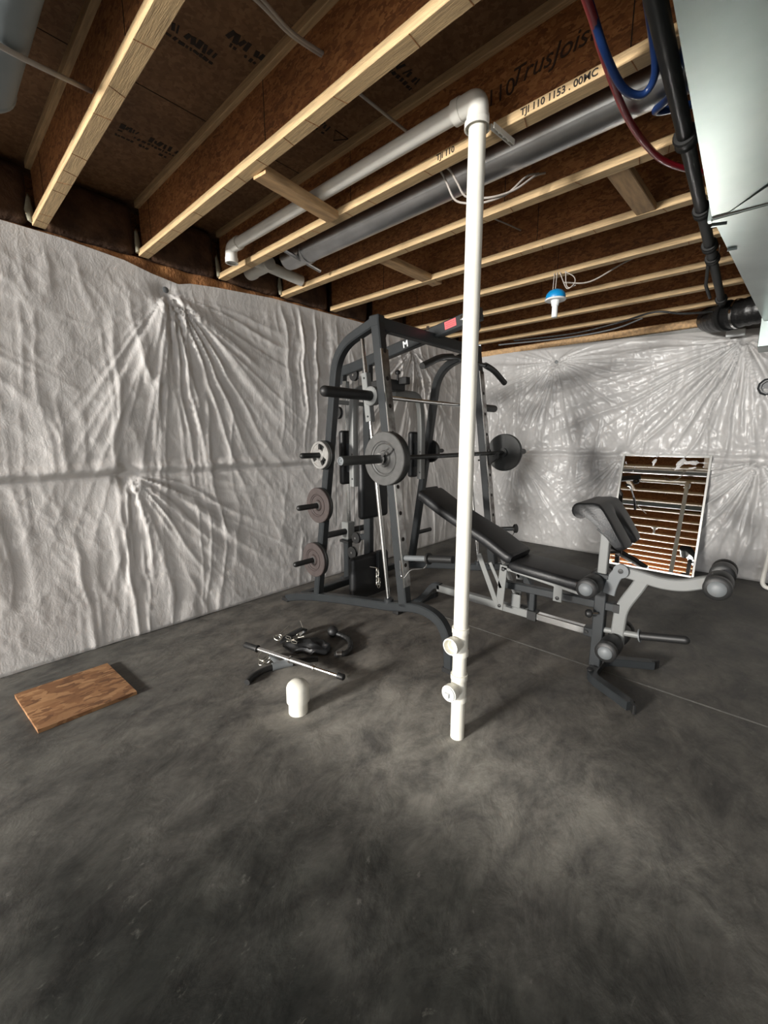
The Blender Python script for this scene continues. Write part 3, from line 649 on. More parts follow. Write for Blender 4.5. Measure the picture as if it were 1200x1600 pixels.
# ------------------------------------------------------------------ smith machine rack
YN, YFAR, YM = 1.87, 2.97, 2.43
TW = .058
rack = thing('smith_machine', (-2.0, YM, 0), 'tall charcoal steel smith machine rack with guide rods and arched base rails', 'gym machine')
rear_pts = [(-2.375,.165),(-2.205,1.25),(-2.125,1.74),(-1.985,1.91),(-1.770,1.955)]
def rear_x(z):
    return float(np.interp(z, [p[1] for p in rear_pts[:3]], [p[0] for p in rear_pts[:3]]))
def front_x(z): return -1.765 + (1.96-z)*.136
for Y in (YN, YFAR):
    bm = NB(); p = [(-2.765,.028),(-2.53,.100),(-2.20,.172),(-1.90,.226),(-1.68,.262),(-1.48,.308),(-1.37,.312),(-1.285,.282),(-1.235,.215),(-1.212,.12),(-1.205,.012)]
    sweep(bm, smooth_curve([(x,Y,z) for x,z in p], 6), rect_prof(TW,.056,.007), side=(0,1,0)); obj('base_rail', bm, M_char, rack, smooth=35)
    for x, z in ((-2.775,.016),(-1.205,.012)):
        bm = NB(); box(bm, (x,Y,z), (.075,.072,.030), bev=.006); obj('rubber_foot', bm, M_rub, rack)
    bm = NB(); sweep(bm, fillet([(x,Y,z) for x,z in [(-2.375,.165),(-2.205,1.25),(-2.115,1.86),(-1.760,1.965)]], [0,.3,.17,0], 10), rect_prof(TW,.056,.007), side=(0,1,0)); obj('rear_upright', bm, M_char, rack, smooth=35)
    bm = NB(); sweep(bm, [(front_x(1.985),Y,1.985),(front_x(.30),Y,.30)], rect_prof(TW,.064,.006), side=(0,1,0)); fu = obj('front_upright', bm, M_char, rack, smooth=35)
    bm = NB(); box(bm, (-1.770,Y,1.962), (.075,.060,.066), bev=.006); obj('top_cap', bm, M_char, rack)
    # bright holed strip on the front face
    dirv = Vector((-(front_x(.3)-front_x(1.96)),0,1.66)).normalized(); nrm = Vector((dirv.z,0,-dirv.x))
    a = Vector((front_x(1.80),Y,1.80))+nrm*.0335; b = Vector((front_x(.42),Y,.42))+nrm*.0335
    bm = NB(); sweep(bm, [a,b], rect_prof(TW+.003,.004,.0012), side=(0,1,0)); obj('holed_strip', bm, M_plate_ch, fu)
    bm = NB(); sweep(bm, [a+Vector((0,-TW/2-.001,0)),b+Vector((0,-TW/2-.001,0))], rect_prof(.006,.010,.002), side=(0,1,0)); obj('strip_edge', bm, M_chrome, fu)
    for z in np.arange(.55, 1.80, .155):
        c = Vector((front_x(z),Y,z))+nrm*.0335
        bm = NB(); lathe(bm, c+nrm*.0012, nrm, [(0,0),(0,.0125),(.0016,.0125),(.0016,0)], 14); obj('hole', bm, M_ink, fu)
    # corner gusset under the top
    s = 1 if Y == YN else -1
    bm = NB(); yi = Y+s*TW/2
    vs = [(-1.75,yi,1.93),(-1.75,yi+s*.10,1.93),(-1.75,yi+s*.035,1.90),(-1.742,yi+s*.008,1.85),(-1.737,yi,1.77)]
    for dx in (0,): 
        A = [bm.verts.new(v) for v in vs]; B = [bm.verts.new((v[0]-.03,v[1],v[2])) for v in vs]
        bm.faces.new(A); bm.faces.new(B[::-1])
        for k in range(5): bm.faces.new((A[k],A[(k+1)%5],B[(k+1)%5],B[k]))
    bmesh.ops.recalc_face_normals(bm, faces=bm.faces); obj('gusset', bm, M_char, rack)
    # guide rod with sliding block
    r0 = Vector((-1.890,Y,1.885)); r1 = Vector((-1.672,Y,.285))
    bm = NB(); tube(bm, [r0+(r0-r1)*.0, r1], .0125, 16); obj('guide_rod', bm, M_chrome, rack, smooth=40)
    bm = NB(); lathe(bm, r1+Vector((0,0,-.01)), (0,0,1), [(0,0),(0,.030),(.035,.030),(.040,.024),(.040,.012)], 20); obj('rod_socket', bm, M_char, rack, smooth=40)
    def on(z): 
        t = (1.885-z)/1.6; return r0+(r1-r0)*t
    s = -1 if Y == YN else 1
    bm = NB(); sweep(bm, [on(1.685),on(1.40)], rect_prof(.044,.044,.004), side=(0,1,0)); sl = obj('slide_block', bm, M_greypaint, rack)
    for z in (1.655,1.43):
        bm = NB(); lathe(bm, on(z)+Vector((.004,-.022,0)), (0,-1,0), [(0,0),(0,.006),(.004,.006),(.004,0)], 10); obj('bolt', bm, M_char, sl)
    bm = NB(); lathe(bm, on(1.548)+Vector((.045,s*.0,0)), (0,s,0), [(-.020,.030),(-.020,.052),(.012,.056),(.028,.056),(.034,.050),(.034,.030)], 28); obj('bearing_ring', bm, M_greypaint, sl, smooth=40)
# cross members
bm = NB(); sweep(bm, [(-1.768,YN+.02,1.952),(-1.768,YFAR-.02,1.952)], rect_prof(.058,.070,.006), side=(1,0,0)); obj('top_crossbar', bm, M_char, rack)
bm = NB(); sweep(bm, [(-2.585,YN+.02,.085),(-2.585,YFAR-.02,.085)], rect_prof(.058,.058,.006), side=(1,0,0)); obj('rear_crossbar', bm, M_char, rack)
bm = NB(); sweep(bm, [(-2.62,YM,.085),(-2.52,YM,.12),(-2.37,YM,.20)], rect_prof(.05,.05,.006), side=(0,1,0)); obj('centre_strut', bm, M_char, rack)
# lat boom
bm = NB(); sweep(bm, fillet([(-2.70,YM,1.74),(-2.70,YM,1.84),(-2.56,YM,1.855),(-1.42,YM,2.055)], [0,.08,.12,0], 8), rect_prof(.055,.078,.006), side=(0,1,0)); boom = obj('lat_boom', bm, M_char, rack, smooth=35)
bu = Vector((1,0,.175)).normalized(); bn = Vector((-.175,0,1)).normalized()
bm = NB(); sweep(bm, [Vector((-1.665,YM-.029,2.017)),Vector((-1.580,YM-.029,2.032))], rect_prof(.002,.048,.0006), side=(0,1,0)); obj('warning_label', bm, M_pink, boom)
for k in range(3):
    bm = NB(); c = Vector((-1.66,YM-.0305,2.005))+bn*(k*.012); sweep(bm, [c+bu*.006, c+bu*.075], rect_prof(.0006,.002,.0002), side=(0,1,0)); obj('label_line', bm, M_iron2, boom)
text('logo_lettering', 'M', .060, (-1.995,YM-.029,1.952), bu, bn, M_white, boom, fat=.002)
bm = NB(); lathe(bm, (-1.535,YM-.028,2.043), (0,-1,0), [(0,0),(0,.015),(.006,.015),(.008,.008),(.008,0)], 14); obj('bolt', bm, M_chrome, boom, smooth=40)
bm = NB(); box(bm, (-1.80,YM-.03,2.025), (.02,.012,.03), bev=.002); obj('clip', bm, M_chrome, boom)
def pulley(x, y, z, r, ax=(0,1,0), parent=None):
    bm = NB(); d = Vector(ax); lathe(bm, Vector((x,y,z))-d*.013, ax, [(0,0),(0,r),(.006,r),(.012,r-.010),(.014,r-.010),(.020,r),(.026,r),(.026,0)], 26); pu = obj('pulley', bm, M_rub, parent or rack, smooth=35)
    bm = NB(); lathe(bm, Vector((x,y,z))-d*.018, ax, [(0,0),(0,.009),(.036,.009),(.036,0)], 12); obj('axle', bm, M_chrome, pu, smooth=40)
pulley(-1.47,YM,1.985,.045); pulley(-2.55,YM,1.80,.045)
# rear chrome post with weight carriage
bm = NB(); sweep(bm, [(-2.655,YM,1.76),(-2.655,YM,.43)], rect_prof(.050,.050,.006), side=(0,1,0)); obj('chrome_post', bm, M_chrome, rack)
bm = NB(); sweep(bm, [(-2.655,YM,.44),(-2.655,YM,.075)], rect_prof(.060,.060,.006), side=(0,1,0)); box(bm, (-2.655,YM,.078), (.12,.09,.012)); obj('post_base', bm, M_char, rack)
bm = NB(); box(bm, (-2.650,YM,.515), (.080,.085,.150), bev=.006); wc = obj('weight_carriage', bm, M_greypaint, rack)
for s in (-1,1):
    bm = NB(); lathe(bm, (-2.64,YM+s*.043,.510), (0,s,0), [(0,0),(0,.026),(.20,.026),(.213,.018),(.216,0)], 18); obj('weight_peg', bm, M_rub, wc, smooth=40)
bm = NB(); box(bm, (-2.655,YM,.418), (.11,.10,.022), bev=.004); obj('stop_collar', bm, M_rub, wc)
pulley(-2.575,YM-.02,.330,.052)
for yy in (YM-.10, YM+.03):
    bm = NB(); tube(bm, [(-2.69 if yy<YM else -2.60,yy,.56),(-2.66 if yy<YM else -2.60,yy,1.80)], .0022, 6); obj('steel_cable', bm, M_char, rack)
bm = NB(); tube(bm, [(-2.505,YM,.46),(-2.50,YM,1.80)], .0022, 6); obj('steel_cable', bm, M_char, rack)
# centre post with pads
bm = NB(); sweep(bm, [(-2.398,YM,1.87),(-2.398,YM,.19)], rect_prof(.056,.070,.006), side=(0,1,0)); obj('centre_post', bm, M_char, rack)
bm = NB(); sweep(bm, [(-2.40,YM,.50),(-2.50,YM,.475)], rect_prof(.04,.05,.006), side=(0,1,0)); obj('pulley_bracket', bm, M_char, rack)
pulley(-2.515,YM-.03,.470,.047); pulley(-2.45,YM-.27,1.49,.046)
bm = NB(); box(bm, (-2.45,YM-.295,1.515), (.022,.006,.10), bev=.003); box(bm, (-2.43,YM-.15,1.565), (.03,.30,.03), bev=.003); obj('pulley_bracket', bm, M_greypaint, rack)
def pad(name, c, s, bev, material=M_vinyl, rot=None, parent=rack):
    bm = NB(); box(bm, c, s, rot=rot, bev=bev, seg=5); return obj(name, bm, material, parent, smooth=40)
pad('back_pad', (-2.325,YM-.02,.90), (.065,.31,.46), .030)
pad('seat_pad', (-2.325,YM-.07,.20), (.070,.42,.36), .032)
bm = NB(); sweep(bm, [(-2.275,YM-.005,.40),(-2.275,YM-.005,.18)], rect_prof(.05,.03,.004), side=(0,1,0)); obj('seat_hinge', bm, M_char, rack)
# butterfly arms
bm = NB(); box(bm, (-2.17,YM,1.685), (.17,.17,.075), bev=.006); box(bm, (-2.29,YM,1.70), (.20,.07,.06), bev=.004); box(bm, (-2.05,YM+.03,1.715), (.07,.05,.05), bev=.004); ab = obj('arm_bracket', bm, M_rub, rack)
bm = NB(); lathe(bm, (-2.09,YM,1.715), (0,0,1), [(0,0),(0,.009),(.045,.009),(.047,.018),(.060,.021),(.072,.016),(.078,0)], 16); obj('lock_knob', bm, M_rub, ab, smooth=40)
for s in (-1,1):
    Y = YM+s*.385
    bm = NB(); path = fillet([(-2.17,YM+s*.05,1.64),(-2.17,Y-s*.02,1.64),(-2.16,Y,1.42),(-2.16,Y,.965)], [0,.10,.25,0], 10)
    sweep(bm, path, rect_prof(.045,.055,.008, 2), side=(1,0,0)); obj('butterfly_arm', bm, M_greypaint, rack, smooth=40)
    pad('arm_pad', (-2.245,Y,1.165), (.050,.10,.38), .020)
    bm = NB(); box(bm, (-2.205,Y,1.165), (.05,.03,.20)); obj('pad_plate', bm, M_char, rack)
    for z in (1.02,1.19):
        bm = NB(); lathe(bm, (-2.15,Y-.024,z), (0,-1,0), [(0,0),(0,.007),(.004,.007),(.004,0)], 10); obj('bolt', bm, M_char, rack)
# smith bar
bm = NB(); tube(bm, [(-1.795,1.84,1.548),(-1.795,3.00,1.548)], .0135, 18); obj('smith_bar', bm, M_chrome, rack, smooth=40)
for y0, s in ((1.84,-1),(3.0,1)):
    bm = NB(); lathe(bm, (-1.795,y0,1.548), (0,s,0), capsule_prof(.375,.0295,6,False), 24); obj('bar_sleeve', bm, M_rub, rack, smooth=40)
# weight pegs on the rear uprights
pegs = []
for z in (1.190,.845,.445):
    for y0, s in ((YN-TW/2,-1),(YFAR+TW/2,1)):
        x = rear_x(z)
        bm = NB(); lathe(bm, (x,y0,z), (0,s,0), capsule_prof(.215,.0185,5,False), 20); obj('weight_peg', bm, M_rub, rack, smooth=40)
# inner storage peg
# safety catches and bar hooks
for Y in (YN, YFAR):
    a = Vector((front_x(.60)+.03,Y,.597)); b = a+Vector((.175,0,.030)); c = b+Vector((.17,0,.028))
    bm = NB(); tube(bm, [a,b], .0165, 16); sc_ = obj('safety_catch', bm, M_capgrey if Y==YN else M_char, rack, smooth=40)
    bm = NB(); lathe(bm, b, c-b, [(0,0),(0,.034),(.012,.034),(.014,.028),(.014,0)], 20); obj('flange', bm, M_rub, sc_, smooth=40)
    if Y == YN:
        bm = NB(); lathe(bm, b, c-b, [(0,0),(0,.021),(.17,.021),(.172,0)], 16); obj('sleeve', bm, M_rub, sc_, smooth=40)
    bm = NB(); tube(bm, smooth_curve([a+Vector((-.005,-.03,-.01)),a+Vector((.0,-.03,-.09)),a+Vector((.02,-.03,-.115)),a+Vector((.07,-.02,-.055)),a+Vector((.155,-.01,-.028)),b+Vector((0,0,-.02))], 6), .003, 6); obj('wire_clip', bm, M_chrome, sc_, smooth=60)
    z = 1.165; hx = front_x(z)+.034
    s = 1 if Y == YN else -1
    bm = NB(); hook = [(hx,1.215),(hx+.012,1.215),(hx+.016,1.172),(hx+.052,1.166),(hx+.070,1.195),(hx+.086,1.195),(hx+.078,1.150),(hx+.040,1.122),(hx,1.085)]
    A = [bm.verts.new((x,Y-.012,zz)) for x,zz in hook]; B = [bm.verts.new((x,Y+.012,zz)) for x,zz in hook]
    bm.faces.new(A); bm.faces.new(B[::-1])
    for k in range(len(hook)): bm.faces.new((A[k],A[(k+1)%len(hook)],B[(k+1)%len(hook)],B[k]))
    bmesh.ops.recalc_face_normals(bm, faces=bm.faces); obj('bar_hook', bm, M_rub, rack)
    bm = NB(); tube(bm, [(front_x(1.12)-.06,Y,1.13),(front_x(1.12)+.0,Y,1.13)], .006, 8); obj('hook_pin', bm, M_chrome, rack)

# barbell on the hooks
bX, bZ = front_x(1.19)+.034+.033, 1.188
bb = thing('barbell', (bX,YM,bZ), 'long black barbell racked across the front uprights', 'barbell')
bm = NB(); tube(bm, [(bX,1.81,bZ),(bX,3.14,bZ)], .0145, 18); obj('shaft', bm, M_iron3, bb, smooth=40)
for y0, s in ((1.81,-1),(3.14,1)):
    bm = NB(); lathe(bm, (bX,y0,bZ), (0,s,0), [(0,0),(0,.036),(.016,.036),(.018,.0245),(.385,.0245),(.390,.021),(.390,0)], 28); sl = obj('sleeve', bm, M_iron3, bb, smooth=40)
    bm = NB(); lathe(bm, (bX,y0+s*.388,bZ), (0,s,0), [(0,0),(0,.0215),(.006,.0215),(.007,.016),(.003,.014),(.003,.005),(.006,.004),(.006,0)], 24); obj('end_cap', bm, M_capgrey, sl, smooth=40)
    bm = NB(); lathe(bm, (bX,y0+s*.105,bZ), (0,s,0), [(0,.0245),(0,.032),(.010,.032),(.010,.0245)], 24)
    tube(bm, [(bX+.02,y0+s*.11,bZ+.015),(bX+.075,y0+s*.115,bZ+.062)], .006, 8); obj('spring_clip', bm, M_chrome if s<0 else M_iron3, sl, smooth=40)

def weight_plate(x, y, z, s, r, t, hole, material, label, group=None, tri=False):
    """plate whose inner face stands at y and that extends towards s"""
    p = thing('weight_plate', (x,y,z), label, 'weight plate', group)
    d = (0,s,0)
    if not tri:
        bm = NB(); lathe(bm, (x,y,z), d, [(0,hole),(0,r-.004),(.004,r),(t-.004,r),(t,r-.004),(t,r*.66),(t-.005,r*.63),(t-.006,r*.60),(t-.002,r*.585),(t-.003,r*.56),(t-.008,r*.54),(t-.009,r*.32),(t-.002,r*.29),(t+.001,r*.28),(t+.001,hole),(0,hole)], 44)
        obj('disc', bm, material, p, smooth=30)
        bm = NB(); lathe(bm, (x,y,z), d, [(t-.006,hole),(t-.006,hole+.008),(t+.003,hole+.007),(t+.003,hole)], 28); obj('hub_ring', bm, M_iron if material!=M_iron3 else M_iron3, p, smooth=30)
    else:
        bm = NB(); lathe(bm, (x,y,z), d, [(0,r*.80),(0,r-.003),(.003,r),(t-.003,r),(t,r-.003),(t,r*.83),(t-.003,r*.80),(0,r*.80)], 40); obj('rim', bm, material, p, smooth=30)
        bm = NB(); lathe(bm, (x,y,z), d, [(0,hole),(0,r*.42),(t-.003,r*.42),(t,r*.38),(t+.002,r*.36),(t+.002,hole),(0,hole)], 32); obj('hub', bm, material, p, smooth=30)
        for k in range(3):
            bm = NB(); a0 = PI/2+.35+k*2*PI/3; n = 8; V = []
            for yy in (0.002, t-.004):
                inn = [(x+r*.38*math.cos(a0+.80*j/n*1.0), y+s*yy, z+r*.38*math.sin(a0+.80*j/n)) for j in range(n+1)]
                out = [(x+r*.84*math.cos(a0+.40+(-.62+1.24*j/n)), y+s*yy, z+r*.84*math.sin(a0+.40+(-.62+1.24*j/n))) for j in range(n+1)]
                V.append([bm.verts.new(v) for v in inn+out[::-1]])
            m = len(V[0]); bm.faces.new(V[0]); bm.faces.new(V[1][::-1])
            for j in range(m): bm.faces.new((V[0][j],V[0][(j+1)%m],V[1][(j+1)%m],V[1][j]))
            bmesh.ops.recalc_face_normals(bm, faces=bm.faces); obj('web', bm, material, p)
    return p
yB = 1.81-.018
weight_plate(bX, yB, bZ, -1, .150, .030, .026, M_iron3, 'black weight plate behind the grey one on the near barbell end')
weight_plate(bX, yB-.031, bZ, -1, .150, .028, .026, M_iron, 'large grey weight plate outermost on the near barbell end')
weight_plate(bX, 3.14+.018, bZ, 1, .148, .030, .026, M_iron3, 'black weight plate on the far barbell end by the back wall')
y0 = YN-TW/2
weight_plate(rear_x(1.19), y0-.002, 1.190, -1, .097, .034, .0195, M_iron3, 'small black weight plate behind the three-hole plate on the top storage peg')
weight_plate(rear_x(1.19), y0-.037, 1.190, -1, .092, .024, .0195, M_tri, 'small grey three-hole weight plate outermost on the top storage peg', tri=True)
weight_plate(rear_x(.845), y0-.002, .845, -1, .122, .020, .0195, M_iron3, 'dark weight plate behind the brown one on the middle storage peg')
weight_plate(rear_x(.845), y0-.023, .845, -1, .122, .022, .0195, M_iron2, 'brownish weight plate outermost on the middle storage peg')
weight_plate(rear_x(.445), y0-.002, .445, -1, .124, .022, .0195, M_iron3, 'dark weight plate behind the brown one on the lowest storage peg')
weight_plate(rear_x(.445), y0-.025, .445, -1, .124, .022, .0195, M_iron2, 'brownish weight plate outermost on the lowest storage peg near the floor')
weight_plate(rear_x(1.19), YFAR+TW/2+.002, 1.190, 1, .098, .030, .0195, M_iron3, 'small black weight plate on the far rear upright of the rack')

# lat bar hanging from the boom
lb = thing('lat_bar', (-1.49,YM,1.79), 'black foam-gripped lat pulldown bar hanging from the rack boom', 'bar')
bm = NB(); tube(bm, [(-1.49,2.20,1.782),(-1.49,2.66,1.782)], .0125, 14); obj('shaft', bm, M_char, lb, smooth=40)
for s in (-1,1):
    bm = NB(); tube(bm, fillet([(-1.49,YM+s*.20,1.783),(-1.49,YM+s*.32,1.765),(-1.49,YM+s*.49,1.695)], .14, 8), .0195, 16); obj('foam_grip', bm, M_rub, lb, smooth=40)
bm = NB(); tube(bm, [(-1.49,YM,1.79),(-1.485,YM,1.955)], .003, 6); lathe(bm, (-1.49,YM,1.785), (0,0,1), [(0,.008),(.03,.008),(.035,.002)], 10); obj('hanger_cable', bm, M_chrome, lb)

def link(bm, c, d, up, L=.032, W=.018, r=.0024):
    c = Vector(c); d = Vector(d).normalized(); u = Vector(up); u = (u-d*u.dot(d)).normalized()
    pts = []
    for k in range(16):
        a = 2*PI*k/16; pts.append(c+d*(math.cos(a)*(W/2)+(1 if math.cos(a)>0 else -1)*(L-W)/2)+u*math.sin(a)*W/2)
    tube(bm, pts, r, 6, closed=True)
ch = thing('chain', (-2.24,2.40,.20), 'short chrome chain hanging in front of the lower black pad', 'chain')
for k in range(5):
    bm = NB(); link(bm, (-2.235,2.360+.004*(k%2),.255-k*.027), (0,.05,1), (0,1,0) if k%2==0 else (1,.4,0), L=.036, W=.020, r=.0036); obj('link', bm, M_brass, ch, smooth=60)
for k in range(3):
    bm = NB(); link(bm, (-2.235,2.378+.006*(k%2),.170-k*.025), (0,.25,1), (0,1,0) if k%2 else (1,.4,0), L=.034, W=.019, r=.0034); obj('link', bm, M_brass, ch, smooth=60)
bm = NB(); tube(bm, smooth_curve([(-2.28,2.32,.285),(-2.24,2.345,.280),(-2.235,2.360,.262)], 5), .003, 6); obj('hook', bm, M_brass, ch)

# ------------------------------------------------------------------ weight bench
yb = 2.42
be = thing('weight_bench', (-1.1,yb,0), 'black padded weight bench with grey frame, curl pad and leg rollers', 'bench')
def bar(name, a, b, w_, h_, material, side=(0,1,0), ch_=.004, parent=be, pts=None):
    bm = NB(); sweep(bm, pts or [a,b], rect_prof(w_,h_,ch_), side=side); return obj(name, bm, material, parent, smooth=35)
bar('base_tube', (-1.68,yb,.232), (-.985,yb,.232), .045, .050, M_greypaint)
bar('collar', (-1.0,yb,.232), (-.945,yb,.232), .058, .062, M_rub)
bar('chrome_tube', (-.95,yb,.232), (-.635,yb,.232), .040, .044, M_chrome)
bar('tube_bracket', (-.67,yb,.232), (-.60,yb,.232), .052, .052, M_char)
for x in (-.655,):
    bm = NB(); lathe(bm, (x,yb-.026,.232), (0,-1,0), [(0,0),(0,.011),(.007,.010),(.008,0)], 12); obj('bolt', bm, M_rub, be, smooth=40)
bar('front_post', (-.60,yb,.045), (-.60,yb,.575), .055, .058, M_char)
bar('curl_post', (-.605,yb,.555), (-.605,yb,.835), .044, .046, M_greypaint)
bm = NB(); box(bm, (-.603,yb,.570), (.075,.072,.028), bev=.004); obj('post_collar', bm, M_char, be)
# front foot, curved in plan
ft = fillet([(-.365,yb-.255,.026),(-.595,yb-.115,.026),(-.595,yb+.115,.026),(-.365,yb+.255,.026)], .06, 6)
bar('front_foot', None, None, .046, .050, M_char, side=(0,0,1), pts=ft)
for s in (-1,1):
    bm = NB(); box(bm, (-.355,yb+s*.262,.026), (.014,.052,.050), rot=Matrix.Rotation(-s*.545 if s>0 else .545,3,'Z').to_3x3(), bev=.003); obj('foot_cap', bm, M_rub, be)
bm = NB(); lathe(bm, (-.60,yb-.09,.05), (0,0,1), [(0,0),(0,.018),(.006,.018),(.014,.010),(.015,0)], 14); obj('bolt', bm, M_rub, be, smooth=40)
# rear leg
bar('rear_leg', None, None, .045, .045, M_char, pts=smooth_curve([(-1.66,yb,.245),(-1.72,yb,.235),(-1.80,yb,.14),(-1.90,yb,.045),(-1.94,yb,.028)], 5))
bar('rear_foot', (-1.945,yb-.13,.024), (-1.945,yb+.30,.024), .046, .046, M_char, side=(1,0,0))
for s in (-.15,.32):
    bm = NB(); box(bm, (-1.945,yb+s,.026), (.056,.05,.052), bev=.008, seg=2); obj('foot_cap', bm, M_rub, be)
# seat support
bar('seat_tube', (-1.17,yb,.385), (-.53,yb,.405), .045, .045, M_char)
bar('tube_cap', (-.535,yb,.405), (-.505,yb,.406), .050, .050, M_rub)
bar('seat_strut', (-.98,yb,.245), (-.98,yb,.385), .035, .035, M_char)
bar('adjust_bracket', (-1.075,yb-.03,.262), (-1.075,yb-.03,.345), .006, .06, M_greypaint)
for s in (-1,1):
    y = yb+s*.128
    bar('hinge_plate', (-1.118,y,.545), (-1.135,y,.262), .008, .048, M_greypaint, ch_=.002)
    bar('recline_strut', (-1.290,y,.585), (-1.150,y,.285), .010, .034, M_greypaint, ch_=.002)
    bar('recline_strut', (-1.21,y+s*.0,.545), (-1.13,y,.40), .008, .022, M_greypaint, ch_=.002)
    bar('seat_rail', (-1.13,y,.530), (-.665,y,.478), .008, .016, M_greypaint, ch_=.002)
    bar('seat_tab', (-.790,y-.001,.490), (-.790,y-.001,.405), .008, .048, M_greypaint, ch_=.002)
    for x, z in ((-1.119,.520),(-1.133,.285),(-.790,.425)):
        bm = NB(); lathe(bm, (x,y-.004,z), (0,-1,0), [(0,0),(0,.011),(.005,.010),(.007,.005),(.007,0)], 12); obj('bolt', bm, M_rub, be, smooth=40)
bar('pad_bracket', (-1.12,yb-.13,.535), (-1.12,yb+.13,.535), .03, .02, M_greypaint, side=(1,0,0))
# pads
bm = NB(); sweep(bm, [(-1.085,yb,.545),(-1.06,yb,.547),(-.90,yb,.535),(-.74,yb,.522),(-.685,yb,.518),(-.672,yb,.517)], rect_prof(.285,.062,.026,4), side=(0,1,0), scales=[(.93,.75),(1,1),(1,1),(.98,1),(.93,1),(.88,.75)]); obj('seat_pad', bm, M_vinyl, be, smooth=45)
bp = smooth_curve([(-1.765,yb,.912),(-1.75,yb,.905),(-1.60,yb,.825),(-1.40,yb,.735),(-1.25,yb,.672),(-1.13,yb,.606),(-1.075,yb,.585)], 4)
n_ = len(bp); bm = NB(); sweep(bm, bp, rect_prof(.285,.064,.026,4), side=(0,1,0), scales=[(.84,.7)]+[(.90,1)]+[(1,1)]*(n_-4)+[(.98,1),(.93,.75)]); obj('back_pad', bm, M_vinyl, be, smooth=45)
bar('back_pad_rail', (-1.70,yb,.850), (-1.17,yb,.615), .04, .03, M_char)
# curl pad: roll, sloping face, notch in the lower edge
cp = NB()
prof = []
for k in range(9): a = PI*1.30-k/8*PI*1.25; prof.append((-.700+.040*math.cos(a), .940+.040*math.sin(a)))
prof = [(-.700+.040*math.cos(a), .935+.040*math.sin(a)) for a in np.linspace(PI*1.75, PI*.42, 12)]
prof += [(-.640,.980),(-.610,.975),(-.585,.950),(-.545,.895),(-.505,.835),(-.478,.792),(-.470,.772),(-.480,.758),(-.500,.756),(-.520,.772),(-.590,.845),(-.640,.885)]
def slab(bm, prof, ya, yb_, inset=.012):
    rings = []
    cx = sum(p[0] for p in prof)/len(prof); cz = sum(p[1] for p in prof)/len(prof)
    for y, k in ((ya,.90),(ya+inset*.4,.97),(ya+inset*1.3,1),(yb_-inset*1.3,1),(yb_-inset*.4,.97),(yb_,.90)):
        rings.append([bm.verts.new((cx+(x-cx)*k, y, cz+(z-cz)*k)) for x, z in prof])
    n = len(prof)
    for A, B in zip(rings, rings[1:]):
        for k in range(n): bm.faces.new((A[k],A[(k+1)%n],B[(k+1)%n],B[k]))
    bm.faces.new(rings[0][::-1]); bm.faces.new(rings[-1])
YA, YZ = 2.245, 2.60; YC = (YA+YZ)/2
# one body whose lower third is split into two lobes
NY = 41; rings = []
cx, cz = -.60, .88; n = len(prof)
for j in range(NY):
    t = j/(NY-1); y = YA+(YZ-YA)*t; e = min(t, 1-t)*(YZ-YA)
    k = 1-.10*max(0, 1-e/.014)**2
    g = max(0, 1-abs(y-YC)/.045)**.5 if abs(y-YC) < .045 else 0
    lob = abs(abs(y-YC)-(YZ-YA)/4)/((YZ-YA)/4)
    ring = []
    for x, z in prof:
        d = max(0, (x+.575)/.08)                       # distance along the lower third
        sh = g*min(1.25, d)*.115
        px_ = cx+(x-cx)*k - sh*.62 - .010*min(1,d)*lob**2; pz_ = cz+(z-cz)*k + sh*.78
        ring.append(cp.verts.new((px_, y, pz_)))
    rings.append(ring)
for A, B in zip(rings, rings[1:]):
    for k in range(n): cp.faces.new((A[k],A[(k+1)%n],B[(k+1)%n],B[k]))
cp.faces.new(rings[0][::-1]); cp.faces.new(rings[-1]); bmesh.ops.recalc_face_normals(cp, faces=cp.faces)
obj('curl_pad', cp, M_vinyl, be, smooth=50)
bar('curl_plate', (-.63,yb,.835), (-.53,yb,.755), .16, .012, M_char)
# leg developer
def ribbon(name, pts, w_, h_): return bar(name, None, None, w_, h_, M_greypaint, pts=smooth_curve(pts, 6), ch_=.006)
ribbon('upper_lever', [(-.500,yb,.610),(-.43,yb,.603),(-.34,yb,.590),(-.25,yb,.598),(-.17,yb,.630),(-.10,yb,.655)], .040, .058)
ribbon('lower_lever', [(-.405,yb,.612),(-.435,yb,.540),(-.490,yb,.420),(-.502,yb,.320),(-.503,yb,.200)], .039, .064)
bm = NB(); path = smooth_curve([(-.510,yb-.030,.620),(-.535,yb-.030,.585),(-.552,yb-.030,.530),(-.560,yb-.030,.480)], 5); sweep(bm, path, rect_prof(.008,.060,.003), side=(0,1,0)); lathe(bm, (-.512,yb-.022,.618), (0,-1,0), [(0,0),(0,.037),(.016,.037),(.016,0)], 22)
obj('pivot_plate', bm, M_capgrey, be, smooth=35)
bm = NB(); lathe(bm, (-.512,yb-.037,.618), (0,-1,0), [(0,0),(0,.013),(.006,.012),(.008,0)], 14); obj('pivot_bolt', bm, M_rub, be, smooth=40)
